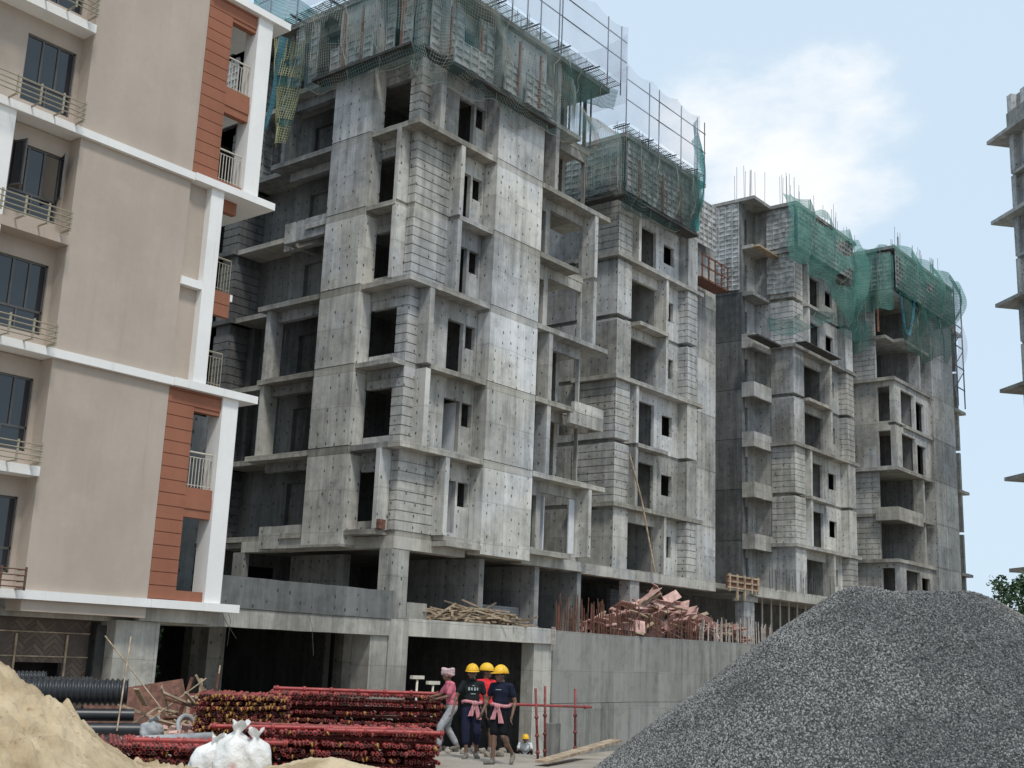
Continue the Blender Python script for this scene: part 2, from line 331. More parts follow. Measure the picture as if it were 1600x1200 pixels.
def link(name, me, parent=None, kind=None):
    o = bpy.data.objects.new(name, me); COL.objects.link(o)
    if parent is not None:
        o.parent = parent
        o.matrix_parent_inverse = Matrix.Translation(-ORG.get(parent.name, Vector((0, 0, 0))))
    if kind: o['kind'] = kind
    return o
ORG = {}
def thing(name, label, cat, loc=(0, 0, 0), group=None):
    o = bpy.data.objects.new(name, None); COL.objects.link(o); o.location = loc; o.empty_display_size = .3
    ORG[o.name] = Vector(loc); return tag(o, label, cat, group)
def tag(o, label, cat, group=None, kind=None):
    o['label'] = label; o['category'] = cat
    if group: o['group'] = group
    if kind: o['kind'] = kind
    return o
def part(name, mb, mat, parent, smooth=False, kind=None): return link(name, mb.mesh(name, mat, smooth), parent, kind)
def wbox(q, x0, x1, y0, y1, z0, z1):       # rough-cast edge: long box with slightly uneven arrises
    ax = 0 if x1-x0 >= y1-y0 else 1; L = (x1-x0, y1-y0)[ax]; n = max(2, int(L/.28)); o = []
    for i in range(n+1):
        t = i/n
        for (a, c) in ((0, 0), (1, 0), (1, 1), (0, 1)):
            if ax == 0: p = [x0+(x1-x0)*t, y0+(y1-y0)*a, z0+(z1-z0)*c]
            else: p = [x0+(x1-x0)*a, y0+(y1-y0)*t, z0+(z1-z0)*c]
            k_ = 0 if i in (0, n) else 1
            p[1-ax] += k_*.016*mnoise.noise(Vector(p)*1.9)*(1 if a == 0 else 0); p[2] += .022*mnoise.noise(Vector(p)*1.7+Vector((5, 3, 1)))*(1 if c else .7); o.append(p)
    f = [(0, 1, 2, 3), tuple(n*4+j for j in (3, 2, 1, 0))]
    for i in range(n):
        for j in range(4): f.append((i*4+(j+1) % 4, i*4+j, (i+1)*4+j, (i+1)*4+(j+1) % 4))
    q.add(o, f)
ROUGH = ('slab_edge', 'ledge', 'balcony_parapet', 'edge_beam', 'floor_beam', 'parapet')
def BJ(name, mat, parent, *bx):      # touching boxes joined into one piece
    q = MB()
    for b in bx: (wbox(q, *b) if name in ROUGH else q.box(*b))
    return part(name, q, mat, parent)
def B(name, mat, parent, *bx):       # one object for each box
    os_ = [BJ(name, mat, parent, b) for b in bx]
    return os_[0]
def cells(a0, a1, z0, z1, ops):
    us = sorted({a0, a1, *[q for o in ops for q in o[:2] if a0 < q < a1]}); out = []
    for i in range(len(us)-1):
        c0, c1 = us[i], us[i+1]; mid = (c0+c1)/2; zz = z0
        for o in sorted([o for o in ops if o[0] < mid < o[1]], key=lambda o: o[2]):
            if o[2] > zz+.001: out.append((c0, c1, zz, o[2]))
            zz = max(zz, o[3])
        if zz < z1-.001: out.append((c0, c1, zz, z1))
    return out
def wall_y(name, par, mat, x0, x1, y0, y1, z0, z1, ops=()):     # wall in an x-z plane
    return BJ(name, mat, par, *[(a, b, y0, y1, c, d) for a, b, c, d in cells(x0, x1, z0, z1, ops)])
def wall_x(name, par, mat, y0, y1, x0, x1, z0, z1, ops=()):     # wall in a y-z plane
    return BJ(name, mat, par, *[(x0, x1, a, b, c, d) for a, b, c, d in cells(y0, y1, z0, z1, ops)])
def nz(x, y, z=0, s=1.): return mnoise.noise(Vector((x*s, y*s, z*s)))

# ================================================================== GROUND
def sst(a, b, x):
    t = max(0, min(1, (x-a)/(b-a))); return t*t*(3-2*t)
def gz(x, y):
    d = x*.777+y*.629
    return -1.75*sst(24, 36, d)*sst(17.5, 24, x)
q = MB(); xs = [-900, -300, -100, -40, -10]+[i*1. for i in range(-4, 62)]+[70, 100, 200, 500, 1500]; ys = [-1200, -400, -100, -30, -10]+[i*1. for i in range(-4, 52)]+[60, 100, 250, 600, 1500]
vs_ = [(x, y, gz(x, y)+(.035*nz(x, y, 0, .7)+.03*nz(x, y, 3, 2.1) if -10 <= x <= 62 and -10 <= y <= 52 else 0)) for y in ys for x in xs]; nx = len(xs)
q.add(vs_, [(j*nx+i, j*nx+i+1, (j+1)*nx+i+1, (j+1)*nx+i) for j in range(len(ys)-1) for i in range(nx-1)])
k = MT('dusty_ground'); a = k.noise(.6, 6); b = k.noise(5, 8, rough=.7)
c = k.mix(k.rng(a, .35, .65), (.27, .235, .19), (.38, .34, .29)); c = k.mix(k.rng(b, .55, .75), c, (.18, .16, .135)); c = k.mix(k.rng(k.noise(22, 3), .66, .72), c, (.5, .47, .42))
k.col(c); k.rough(.97); k.bump(b, .6, .08); M['ground'] = k.m
g = part('ground', q, 'ground', None, True); g['kind'] = 'structure'; g['label'] = 'dusty pale construction site ground'

# ================================================================== BEIGE APARTMENT BLOCK
bb = thing('apartment_block', 'finished beige apartment block with terracotta panels and white bands at left', 'building', (17, 28, 0))
B('wall', 'beige', bb, (15.56, 19.08, 27.5, 28.2, 2.52, 24.0), (15.6, 19.06, 28.2, 40, 2.6, 24.2), (8, 15.59, 30.5, 40, 2.6, 24.2))
for z in (3, 9, 15, 21):
    B('white_band', 'white', bb, (8, 15.55, 27.36, 28.15, z-.2, z+.02), (15.55, 19.1, 27.36, 27.62, z-.2, z+.02), (19.1, 22.0, 27.3, 30.0, z-.2, z+.02))
for z in (6, 12, 18): B('floor_slab', 'white' if z != 12 else 'beige', bb, (8, 15.56, 27.42, 28.15, z-.22, z+.02))
# left bay: recessed wall with windows
WO = []
for z in range(3, 22, 3):
    ww = [(12.0, 13.2, z+.5, z+2.2), (14.02, 15.42, z+.42, z+2.28)]
    wall_y('bay_wall', bb, 'beige', 8, 15.56, 28.0, 28.2, z+.02, z+2.78, ww)
    for (a, b_, c_, d) in ww:
        wf = MB(); t = .05
        for x0, x1, z0, z1 in ((a, b_, c_, c_+t), (a, b_, d-t, d), (a, a+t, c_, d), (b_-t, b_, c_, d), (a, b_, c_+.56, c_+.62)): wf.box(x0, x1, 28.06, 28.13, z0, z1)
        wdt = b_-a
        for fx in (.34, .66): wf.box(a+wdt*fx-.025, a+wdt*fx+.025, 28.055, 28.125, c_+.58, d)
        wf.box(a+wdt*.5-.02, a+wdt*.5+.02, 28.057, 28.12, c_, c_+.58)
        wo = part('window', wf, 'alu', bb)
        opn = (z == 12 and a > 14)
        for i, (f0, f1) in enumerate(((0, .34), (.34, .66), (.66, 1))):
            if opn and i != 1: continue
            B('pane', 'glass', wo, (a+wdt*f0+.01, a+wdt*f1-.01, 28.09, 28.10, c_+.6, d-.02))
        B('pane', 'glass', wo, (a+.02, b_-.02, 28.09, 28.10, c_+.02, c_+.57))
        if opn:
            for hx, sg in ((a+.03, 1), (b_-.03, -1)):
                ca = MB(); L = .46; ex = hx + sg*.13; 
                for z0, z1 in ((c_+.6, c_+.65), (d-.07, d-.02)): ca.obox(((hx+ex)/2, 28.06-L/2, (z0+z1)/2), ((ex-hx)/2, -L/2, 0), (.02, .006*sg, 0), (0, 0, (z1-z0)/2))
                for tt in (.04, .96): ca.obox((hx+(ex-hx)*tt, 28.06-L*tt, (c_+d)/2+.29), ((ex-hx)*.05, -L*.05, 0), (.02, .006*sg, 0), (0, 0, (d-c_)/2-.3))
                cs = part('casement', ca, 'alu', wo)
                gp = MB(); gp.obox(((hx+ex)/2, 28.06-L/2, (c_+d)/2+.29), ((ex-hx)*.45, -L*.45, 0), (.005, .0015*sg, 0), (0, 0, (d-c_)/2-.34)); part('pane', gp, 'glass', wo)
    # ledge rail
    rk = MB(); mt = 'rail' if z > 3 else 'rail_b'
    for h in (.04, .17, .31, .45):
        rk.tube([(9.5, 26.96, z+h+.02), (15.30, 26.96, z+h+.02), (15.30, 27.37, z+h+.02)], .017, 6)
    for i in range(9): 
        x = 15.28-i*.62; rk.box(x-.025, x+.025, 26.955, 26.985, z-.02, z+.53); rk.box(x-.02, x+.02, 26.96, 27.4, z+.0, z+.03)
    part('ledge_rail', rk, mt, bb)
B('white_column', 'white', bb, (13.25, 13.72, 27.44, 27.98, 9.02, 11.78), (13.25, 13.72, 27.44, 27.98, 12.02, 14.8), (13.25, 13.72, 27.44, 27.98, 18.02, 20.8))
# right bay: terracotta courses round two-storey openings
def rail_panel(x0, x1, y, z0, h, mat, par, dx=.1):
    r = MB(); r.tube([(x0, y, z0+h), (x1, y, z0+h)], .026, 6); r.tube([(x0, y, z0+h-.14), (x1, y, z0+h-.14)], .012, 5); r.tube([(x0, y, z0+.08), (x1, y, z0+.08)], .012, 5)
    n = max(2, int((x1-x0)/dx))
    for i in range(n+1): x = x0+(x1-x0)*i/n; r.box(x-.009, x+.009, y-.009, y+.009, z0+.02, z0+h-(.14 if 0 < i < n else 0))
    return part('balcony_rail', r, mat, par)
for zb in (3, 15):
    o1, o2 = (zb+.3 if zb == 3 else zb+.18, zb+2.3), (zb+3.12, zb+5.25)
    tw = wall_y('terracotta_wall', bb, 'terra', 19.08, 20.86, 27.53, 27.75, zb+.02, zb+5.8, [(19.96, 20.86, *o1), (19.96, 20.86, *o2)])
    z = zb+.05; hh = .355
    while z < zb+5.75:
        z1 = min(z+hh-.022, zb+5.79); spans = [(19.09, 20.85)]
        for (a, b_) in (o1, o2):
            if z < b_-.05 and z1 > a+.05: spans = [(19.09, 19.955)]
        for a, b_ in spans: B('panel', 'terra', tw, (a, b_, 27.5, 27.535, z, z1))
        z += hh
    B('white_column', 'white', bb, (20.87, 21.42, 27.44, 28.02, zb+.02, zb+5.8))
    for z in (zb+3,): B('floor_slab', 'white', bb, (19.1, 21.4, 27.76, 29.9, z-.18, z))
    B('balcony_back_wall', 'beige', bb, (19.1, 19.9, 29.7, 29.9, zb+.02, zb+5.8), (19.06, 19.2, 27.76, 29.9, zb+.02, zb+5.8))
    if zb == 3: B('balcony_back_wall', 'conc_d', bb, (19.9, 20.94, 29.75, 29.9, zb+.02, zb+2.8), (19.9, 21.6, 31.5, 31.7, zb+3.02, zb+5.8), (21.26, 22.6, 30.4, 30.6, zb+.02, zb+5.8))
    B('balcony_column', 'conc', bb, (20.95, 21.25, 29.4, 29.9, zb+.02, zb+5.8))
    rail_panel(19.98, 20.84, 27.62, o2[0], 1.0, 'rail_w', bb)
    if zb == 15: rail_panel(19.98, 20.84, 27.62, o1[0], 1.0, 'rail_w', bb)
zb = 9
B('recessed_panel', 'beige', bb, (19.08, 19.76, 27.66, 27.9, zb+.02, zb+5.8))
B('white_column', 'white', bb, (19.76, 20.2, 27.42, 27.95, zb+.02, zb+5.8))
B('white_band', 'white', bb, (19.06, 19.76, 27.44, 27.67, 11.72, 11.95))
B('floor_slab', 'white', bb, (20.2, 21.2, 27.9, 29.9, 11.8, 12.0))
for z0, z1 in ((11.25, 11.6), (11.62, 11.98)): B('terracotta_parapet', 'terra', bb, (20.2, 21.05, 27.82, 28.0, z0, z1))
B('terracotta_parapet', 'terra', bb, (20.2, 21.05, 27.82, 28.0, 9.02, 9.16)); B('terracotta_beam', 'terra', bb, (20.2, 21.0, 27.85, 28.05, 14.42, 14.79))
rail_panel(20.22, 21.04, 27.9, 12.0, 1.0, 'rail', bb); rail_panel(20.22, 21.04, 27.9, 9.16, 1.0, 'rail', bb)
B('balcony_back_wall', 'beige', bb, (19.1, 20.0, 29.7, 29.9, 9.02, 14.8))
B('base_fascia', 'beam', bb, (19.08, 21.4, 27.75, 28.1, 2.45, 2.79), (8, 22, 28.21, 36, 2.4, 2.59))
B('ground_column', 'beam', bb, (18.5, 19.85, 27.9, 28.6, -.4, 2.44))

mw = thing('mat_screen', 'brown woven bamboo mat screen under the beige block with a small window', 'screen', (14, 28.6, 0))
wall_y('mat_panel', mw, 'mat', 6, 18.2, 28.6, 28.63, -.2, 2.39, [(16.2, 17.5, .75, 1.3)])
for z in (.68, 1.45, 2.05): B('batten', 'wood', mw, (6, 18.2, 28.57, 28.6, z-.015, z+.015))
for x in (15.0, 17.55, 16.15): B('batten', 'wood', mw, (x-.025, x+.025, 28.55, 28.585, -.2, 2.0))
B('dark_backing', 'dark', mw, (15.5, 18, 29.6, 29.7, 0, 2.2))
B('door_leaf', 'dark', mw, (18.22, 18.5, 28.3, 28.36, -.2, 2.3))

# ================================================================== BARE CONCRETE TOWERS
def strips_y(par, mat, x0, x1, y, z0, n=7, h=.345, gap=.034):      # grooved courses on a face looking to -y
    mat = 'strip_d' if mat == 'conc_d' else 'strip'
    for i in range(n): B('panel', mat, par, (x0, x1, y, y+.05, z0+i*h+gap*.5, z0+(i+1)*h-gap*.5))
def strips_x(par, mat, y0, y1, x, z0, n=7, h=.345, gap=.034):
    mat = 'strip_d' if mat == 'conc_d' else 'strip'
    for i in range(n): B('panel', mat, par, (x, x+.05, y0, y1, z0+i*h+gap*.5, z0+(i+1)*h-gap*.5))
_fm = {}
def form_mesh(wd, ht):
    if (wd, ht) not in _fm:
        f = MB(); f.box(0, wd, .03, .045, 0, ht)
        f.box(0, .025, -.03, .03, 0, ht); f.box(wd-.025, wd, -.03, .03, 0, ht); n = int(ht/.29)
        for i in range(n+1): z = (ht-.03)*i/n; f.box(.025, wd-.025, -.025, .03, z, z+.03)
        _fm[(wd, ht)] = f.mesh('formwork_panel', 'form')
    return _fm[(wd, ht)]
def form_row(par, p0, along, n, wd=.45, ht=2.6, skip=()):
    for i in range(n):
        if i in skip: continue
        o = bpy.data.objects.new('formwork_panel', form_mesh(wd, ht)); COL.objects.link(o)
        x, y, z = p0; o.location = (x+along[0]*i*(wd+.01), y+along[1]*i*(wd+.01), z+random.uniform(-.03, .03))
        o.rotation_euler = (0, 0, math.atan2(along[1], along[0])); o.parent = par; o.matrix_parent_inverse = Matrix.Translation(-ORG[par.name])
def rebars(par, pts, z, h, seed=1):
    rd = random.Random(seed); q = MB()
    for (x, y, n, sx, sy) in pts:
        for i in range(n):
            a, b_ = x+rd.uniform(0, sx), y+rd.uniform(0, sy); L = h*rd.uniform(.55, 1)
            q.tube([(a, b_, z-.05), (a+rd.uniform(-.06, .06), b_+rd.uniform(-.06, .06), z+L)], .014, 4)
    part('rebar', q, 'steel', par, kind='stuff')
def blockmass(par, mat, *bx): return B('core_wall', mat, par, *bx)

# ---------- tower nearest the beige block
t1 = thing('concrete_tower', 'largest bare concrete tower, netted top, just right of the beige block', 'building', (34, 31, 3))
for z0 in range(6, 25, 3):
    A = z0 in (9, 12, 21, 24); zt = z0+2.8
    # floor plate
    B('floor_slab', 'conc_s', t1, (29.7, 40.6, 28.92, 42, z0-.2, z0))
    if z0 in (9, 15, 21): B('slab_edge', 'conc_s', t1, (29.1, 33.54, 28.34, 28.93, z0-.2, z0), (29.1, 29.71, 28.93, 30.79, z0-.2, z0), (29.1, 31.6, 32.92, 36.6, z0-.2, z0), (36.52, 41.5, 28.3, 28.92, z0-.2, z0), (40.6, 41.5, 28.92, 31, z0-.2, z0))
    elif z0 in (12, 24): B('slab_edge', 'conc_s', t1, (29.06, 29.7, 28.9, 30.78, z0-.18, z0), (30.46, 33.54, 28.36, 28.9, z0-.18, z0), (29.12, 31.6, 32.92, 36.3, z0-.2, z0), (36.52, 39.1, 28.3, 28.92, z0-.2, z0))
    else: B('slab_edge', 'conc_s', t1, (29.06, 29.7, 29.3, 30.78, z0-.18, z0), (31.6, 33.54, 28.36, 28.9, z0-.18, z0), (29.12, 31.6, 32.92, 34.2, z0-.2, z0), (36.52, 39.2, 28.3, 28.92, z0-.2, z0))
    # big smooth wall panels, one lift per storey with a joint band
    zb0 = z0 if z0 > 6 else 5.5
    B('wall_panel', 'conc_p', t1, (33.55, 36.5, 28.3, 28.93, zb0+.012, z0+2.70)); B('wall_panel', 'conc_p', t1, (29.0, 29.69, 30.8, 32.9, zb0+.012, z0+2.70))
    B('lift_joint_band', 'conc_s', t1, (33.55, 36.5, 28.312, 28.93, z0+2.715, z0+2.988)); B('lift_joint_band', 'conc_s', t1, (29.012, 29.69, 30.8, 32.9, z0+2.715, z0+2.988))
    # recessed front wall with a balcony door and a small window
    fw = wall_y('wall', t1, 'conc_p', 29.70, 33.55, 28.94, 29.12, z0, zt, [(31.86, 32.75, z0+.2, z0+2.1), (32.87, 33.44, z0+1.2, z0+2.1)])
    xr = 30.2 if A else 31.5
    strips_y(fw, 'conc_p', 29.65, xr, 28.895, z0+.0)
    B('lintel', 'conc_p', fw, (29.65, xr, 28.9, 28.94, z0+2.43, zt))
    if A: strips_y(fw, 'conc_p', 30.5, 31.15, 28.915, z0+.0)
    # recessed side wall with the big window opening
    sw = wall_x('wall', t1, 'conc_p', 29.12, 30.79, 29.70, 29.9, z0, zt, [(29.46, 30.79, z0+.36, z0+2.12)])
    strips_x(sw, 'conc_p', 28.945, 29.45 if A else 29.24, 29.65, z0+.0)
    B('lintel', 'conc_p', sw, (29.66, 29.70, 28.945, 30.79, z0+2.43, zt))
    if A: B('fin', 'conc_p', t1, (30.2, 30.45, 28.36, 28.9, z0, zt))
    else: B('fin', 'conc_p', t1, (31.5, 31.72, 28.36, 28.9, z0, zt)); B('fin', 'conc_p', t1, (29.08, 29.65, 29.25, 29.45, z0, zt))
    # right balcony bay
    wall_y('wall', t1, 'conc', 36.5, 40.36, 28.94, 29.12, z0, zt, [(37.25, 37.62, z0+.15, z0+2.2), (37.92, 40.3, z0+.1, z0+2.38)])
    if A: B('fin', 'conc_p', t1, (37.36, 37.6, 28.34, 28.93, z0, zt)); B('column', 'conc', t1, (40.2, 40.45, 30.1, 30.4, z0, zt))
    else: B('fin', 'conc_p', t1, (40.36, 40.58, 28.32, 28.95, z0, zt))
    wall_y('partition', t1, 'conc_m', 36.6, 40.0, 31.6, 31.75, z0, zt, [(37.2, 38.0, z0, z0+2.1), (38.6, 39.4, z0, z0+2.1)])
    wall_x('partition', t1, 'conc_m', 31.7, 42, 40.0, 40.2, z0, zt, [(33, 34.2, z0+.9, z0+2.1)])
    # left balcony bay
    wall_x('wall', t1, 'conc_d', 32.9, 36.9, 30.8, 30.95, z0, zt, [(33.05, 33.95, z0+.12, z0+2.15), (34.3, 36.0, z0+.12, z0+2.15)])
    if A: B('column', 'conc', t1, (29.25, 29.95, 36.0, 36.22, z0, zt)); B('edge_beam', 'conc', t1, (29.6, 29.85, 32.92, 36.0, z0+2.4, zt))
    else: B('edge_beam', 'conc', t1, (29.8, 30.05, 32.92, 36.2, z0+2.45, zt))
    if z0 in (6, 18): B('balcony_parapet', 'conc', t1, (29.2, 29.4, 32.92, 35.5, z0-.55, z0+.28), (29.4, 30.8, 35.3, 35.5, z0-.55, z0+.28))
    # rooms, with shade painted into the partition tone
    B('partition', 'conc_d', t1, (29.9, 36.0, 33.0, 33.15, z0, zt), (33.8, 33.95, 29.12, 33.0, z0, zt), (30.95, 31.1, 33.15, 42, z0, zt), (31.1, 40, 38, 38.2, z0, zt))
    if z0 in (6, 9): B('plastered_reveal', 'plaster_in', t1, (32.76, 32.84, 29.13, 30.4, z0+.2, z0+2.1), (31.2, 31.3, 33.2, 34.0, z0+.1, z0+2.6))
B('balcony_parapet', 'conc_p', t1, (38.9, 41.3, 28.32, 28.5, 11.35, 11.85), (39.2, 41.3, 28.32, 28.5, 11.87, 12.3), (41.1, 41.3, 28.5, 30.5, 11.35, 12.3))
B('white_frame', 'plaster_in', t1, (37.95, 38.03, 29.13, 30.2, 6.12, 8.38), (39.9, 40.28, 28.96, 29.02, 6.12, 8.36), (38.6, 38.66, 29.3, 29.5, 6.1, 8.3))
# transfer beams under the tower
B('transfer_beam', 'beam', t1, (29.64, 33.4, 28.9, 29.5, 5.38, 5.8)); B('transfer_beam', 'beam', t1, (29.64, 30.1, 29.5, 37, 5.4, 5.8)); B('transfer_beam', 'beam', t1, (36.5, 40.9, 28.7, 29.2, 5.42, 5.8))
B('transfer_beam', 'beam', t1, (28.95, 29.64, 30.8, 32.9, 5.42, 5.512))
B('ledge', 'beam', t1, (31.55, 33.5, 28.2, 28.9, 5.62, 5.8))
B('column', 'conc', t1, (29.6, 30.48, 28.92, 29.5, 3.02, 5.38))
for x in (34.28, 37.68, 40.54): B('shear_wall', 'conc_m', t1, (x, x+.28, 28.92, 32.5, 3.02, 5.42))
B('shear_wall', 'conc_m', t1, (31.3, 31.6, 33.0, 36, 3.02, 5.4), (28.6, 28.9, 37, 38, 3.02, 5.4), (29.6, 29.9, 36.8, 37.4, 3.02, 5.4))
B('soffit_slab', 'conc_s', t1, (29.9, 42, 29.2, 46, 5.6, 5.79))
# roof storey: slab edge and formwork
B('roof_slab', 'conc_s', t1, (28.9, 40.9, 28.1, 42, 26.75, 26.98))
form_row(t1, (29.7, 28.6, 24.05), (1, 0), 8, skip=(1, 4, 5)); form_row(t1, (33.4, 28.0, 23.8), (1, 0), 7, .45, 1.3, skip=(2,)); form_row(t1, (30.4, 28.0, 23.7), (1, 0), 4, .45, 1.0)
form_row(t1, (28.7, 33.0, 23.7), (0, -1), 5, .45, 1.2); form_row(t1, (29.4, 30.7, 24.05), (0, -1), 3, skip=(1,)); form_row(t1, (29.0, 36.0, 24.05), (0, -1), 4, skip=(0, 2))
for (x, y) in ((30.6, 28.5), (32.4, 28.5), (34.2, 28.0), (35.6, 28.0)): B('waler', 'form_or', t1, (x, x+.09, y-.07, y, 23.9, 26.2))
for (x, y) in ((28.66, 32.2), (28.66, 31.2), (29.2, 29.6)): B('waler', 'form_or', t1, (x-.07, x, y, y+.09, 23.9, 26.2))
B('work_platform', 'dark', t1, (28.5, 36.6, 27.75, 28.28, 23.35, 23.45), (28.3, 28.95, 28.3, 33.6, 23.55, 23.65))
rebars(t1, [(30, 28.6, 8, 2, .6), (33.5, 28.6, 14, 3, .5), (37.5, 28.7, 10, 3, .5), (30, 33, 8, 1, 2)], 26.98, 1.5, 3)

# ---------- wing behind, painted dark for shade, between beige block and tower
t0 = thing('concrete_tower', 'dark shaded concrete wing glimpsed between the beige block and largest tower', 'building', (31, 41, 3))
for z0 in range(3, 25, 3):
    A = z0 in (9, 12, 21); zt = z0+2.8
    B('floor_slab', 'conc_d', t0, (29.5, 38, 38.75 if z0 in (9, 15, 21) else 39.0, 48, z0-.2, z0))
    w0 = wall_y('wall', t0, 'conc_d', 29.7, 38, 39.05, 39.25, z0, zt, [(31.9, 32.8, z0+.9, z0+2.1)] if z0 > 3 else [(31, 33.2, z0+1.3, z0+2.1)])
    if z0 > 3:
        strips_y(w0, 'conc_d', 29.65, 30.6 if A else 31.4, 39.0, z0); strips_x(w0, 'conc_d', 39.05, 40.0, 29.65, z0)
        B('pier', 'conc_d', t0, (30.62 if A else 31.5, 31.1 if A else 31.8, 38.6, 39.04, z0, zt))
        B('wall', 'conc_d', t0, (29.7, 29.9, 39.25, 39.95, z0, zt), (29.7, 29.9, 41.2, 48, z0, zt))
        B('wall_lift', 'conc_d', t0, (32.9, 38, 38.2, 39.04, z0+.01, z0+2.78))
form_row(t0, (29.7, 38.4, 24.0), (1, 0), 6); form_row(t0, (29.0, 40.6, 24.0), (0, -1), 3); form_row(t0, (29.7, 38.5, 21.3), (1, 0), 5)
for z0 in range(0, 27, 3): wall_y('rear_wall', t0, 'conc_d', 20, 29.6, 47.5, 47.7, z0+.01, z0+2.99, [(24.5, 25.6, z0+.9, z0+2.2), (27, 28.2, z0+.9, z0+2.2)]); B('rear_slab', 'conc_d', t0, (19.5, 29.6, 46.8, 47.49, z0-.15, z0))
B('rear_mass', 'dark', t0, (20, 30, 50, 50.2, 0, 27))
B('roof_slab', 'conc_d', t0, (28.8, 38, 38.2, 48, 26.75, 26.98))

# ---------- second tower (C)
def mid_tower(par, X, Y, Wd, levels, top, sc=1.0, strip_left=2.4):
    # X,Y = near corner of the block; module measured from the photograph's second and third towers
    for z0 in levels:
        A = z0 in (9, 12, 21, 24, 27); zt = z0+2.8
        B('floor_slab', 'conc_s', par, (X+.2, X+Wd+.6, Y+.5, Y+10, z0-.2, z0))
        if z0 in (9, 15, 21, 27): B('slab_edge', 'conc_s', par, (X-.28, X+Wd+.55, Y-.2, Y+.52, z0-.2, z0), (X-.28, X+.2, Y+.52, Y+strip_left, z0-.2, z0))
        else: B('slab_edge', 'conc_s', par, (X+1.7, X+Wd*.6, Y-.2, Y+.52, z0-.18, z0))
        bl = B('block_wall', 'conc_p', par, (X+.05, X+Wd*.165, Y+.05, Y+.9, z0+.005, zt))
        bs = B('block_wall', 'conc', par, (X+.06, X+.3, Y+.9, Y+6, z0+.005, zt))
        if A:
            strips_y(bl, 'conc_p', X, X+Wd*.165, Y, z0, 8); strips_x(bs, 'conc', Y+.06, Y+strip_left, X, z0, 8)
        else:
            B('panel', 'conc_p', bl, (X, X+Wd*.165, Y, Y+.05, z0+.01, z0+2.68)); B('panel', 'conc', bs, (X, X+.06, Y+.05, Y+strip_left, z0+.01, z0+2.68))
        f0 = X+Wd*(.22 if A else .165); f1 = X+Wd*(.555 if A else .58)
        wall_y('wall', par, 'conc_p', X+Wd*.165, X+Wd*.87, Y+.42, Y+.6, z0, zt, [(f0, f1, z0+.05, z0+2.3), (X+Wd*.655, X+Wd*.79, z0+.95, z0+1.98)])
        if A: B('fin', 'conc_p', par, (f0, f0+.22*sc, Y-.12, Y+.42, z0, zt))
        else: B('fin', 'conc_p', par, (f1, f1+.22*sc, Y-.12, Y+.42, z0, zt))
        px0, px1 = X+Wd*.87, X+Wd
        pr = B('pier', 'conc_p', par, (px0+.03, px1, Y-.07, Y+.8, z0+.005, zt))
        if not A: strips_y(pr, 'conc_p', px0, px1+.01, Y-.12, z0, 8); strips_x(pr, 'conc_p', Y-.068, Y+.42, px0-.02, z0, 8)
        else: B('panel', 'conc_p', pr, (px0, px1+.01, Y-.12, Y-.07, z0+.01, z0+2.8))
        wall_y('partition', par, 'conc_m', X+.3, X+Wd*.6, Y+2.3, Y+2.45, z0, zt, [(X+Wd*.17, X+Wd*.24, z0, z0+2.1)])
        B('end_wall', 'conc_m', par, (X+Wd+.02, X+Wd+.3, Y+.8, Y+10, z0, zt)); B('rear_wall', 'conc_m', par, (X+.3, X+Wd, Y+9.7, Y+9.9, z0, zt)); B('end_wall', 'conc_m', par, (X+.06, X+.3, Y+6.01, Y+9.7, z0, zt))
        B('partition', 'conc_m', par, (X+Wd*.58, X+Wd*.6, Y+.6, Y+2.3, z0, zt)); B('partition', 'conc_d', par, (X+Wd*.6, X+Wd, Y+3, Y+3.2, z0, zt), (X+Wd*.15, X+Wd*.6, Y+4.5, Y+4.7, z0, zt))
    B('roof_slab', 'conc_s', par, (X-.35, X+Wd+.2, Y-.5, Y+10, top-.22, top))

t2 = thing('concrete_tower', 'second bare concrete tower with pale screens on its roof edge', 'building', (49, 32, 3))
mid_tower(t2, 45.45, 30.5, 7.3, range(6, 25, 3), 27)
for z0 in range(6, 25, 3):
    for a, b_ in ((52.8, 53.5), (53.52, 54.6), (54.62, 55.4), (55.42, 56.6)):
        B('board_marked_panel', 'conc', t2, (a, b_, 31.4+.04*((a*7) % 2 > 1), 31.8, z0+.012, z0+2.99))
B('core_wall', 'conc_d', t2, (47, 62, 36, 36.2, 6, 26.6))
form_row(t2, (45.45, 30.1, 24.1), (1, 0), 4); form_row(t2, (47.5, 30.2, 24.1), (1, 0), 11); form_row(t2, (45.1, 33.6, 24.1), (0, -1), 7); form_row(t2, (52.9, 30.9, 24.1), (1, 0), 6)
for x in (46.4, 48.6, 50.4): B('waler', 'form_or', t2, (x, x+.12, 30.0, 30.07, 24.0, 26.0))
B('work_platform', 'dark', t2, (44.6, 51.5, 29.6, 30.28, 23.5, 23.6), (44.6, 45.2, 30.3, 33.4, 23.6, 23.7))
B('side_platform', 'rebar', t2, (53.2, 56.2, 30.4, 31.3, 21.9, 22.0), *[(53.3+i*.7, 53.38+i*.7, 30.4, 30.46, 21.9, 23.3) for i in range(5)], (53.2, 56.2, 30.4, 30.45, 22.6, 22.68), (53.2, 56.2, 30.4, 30.45, 23.2, 23.28))
rebars(t2, [(45.6, 30.6, 16, 3, 1), (49, 30.8, 12, 3, 1)], 27, 1.3, 5)

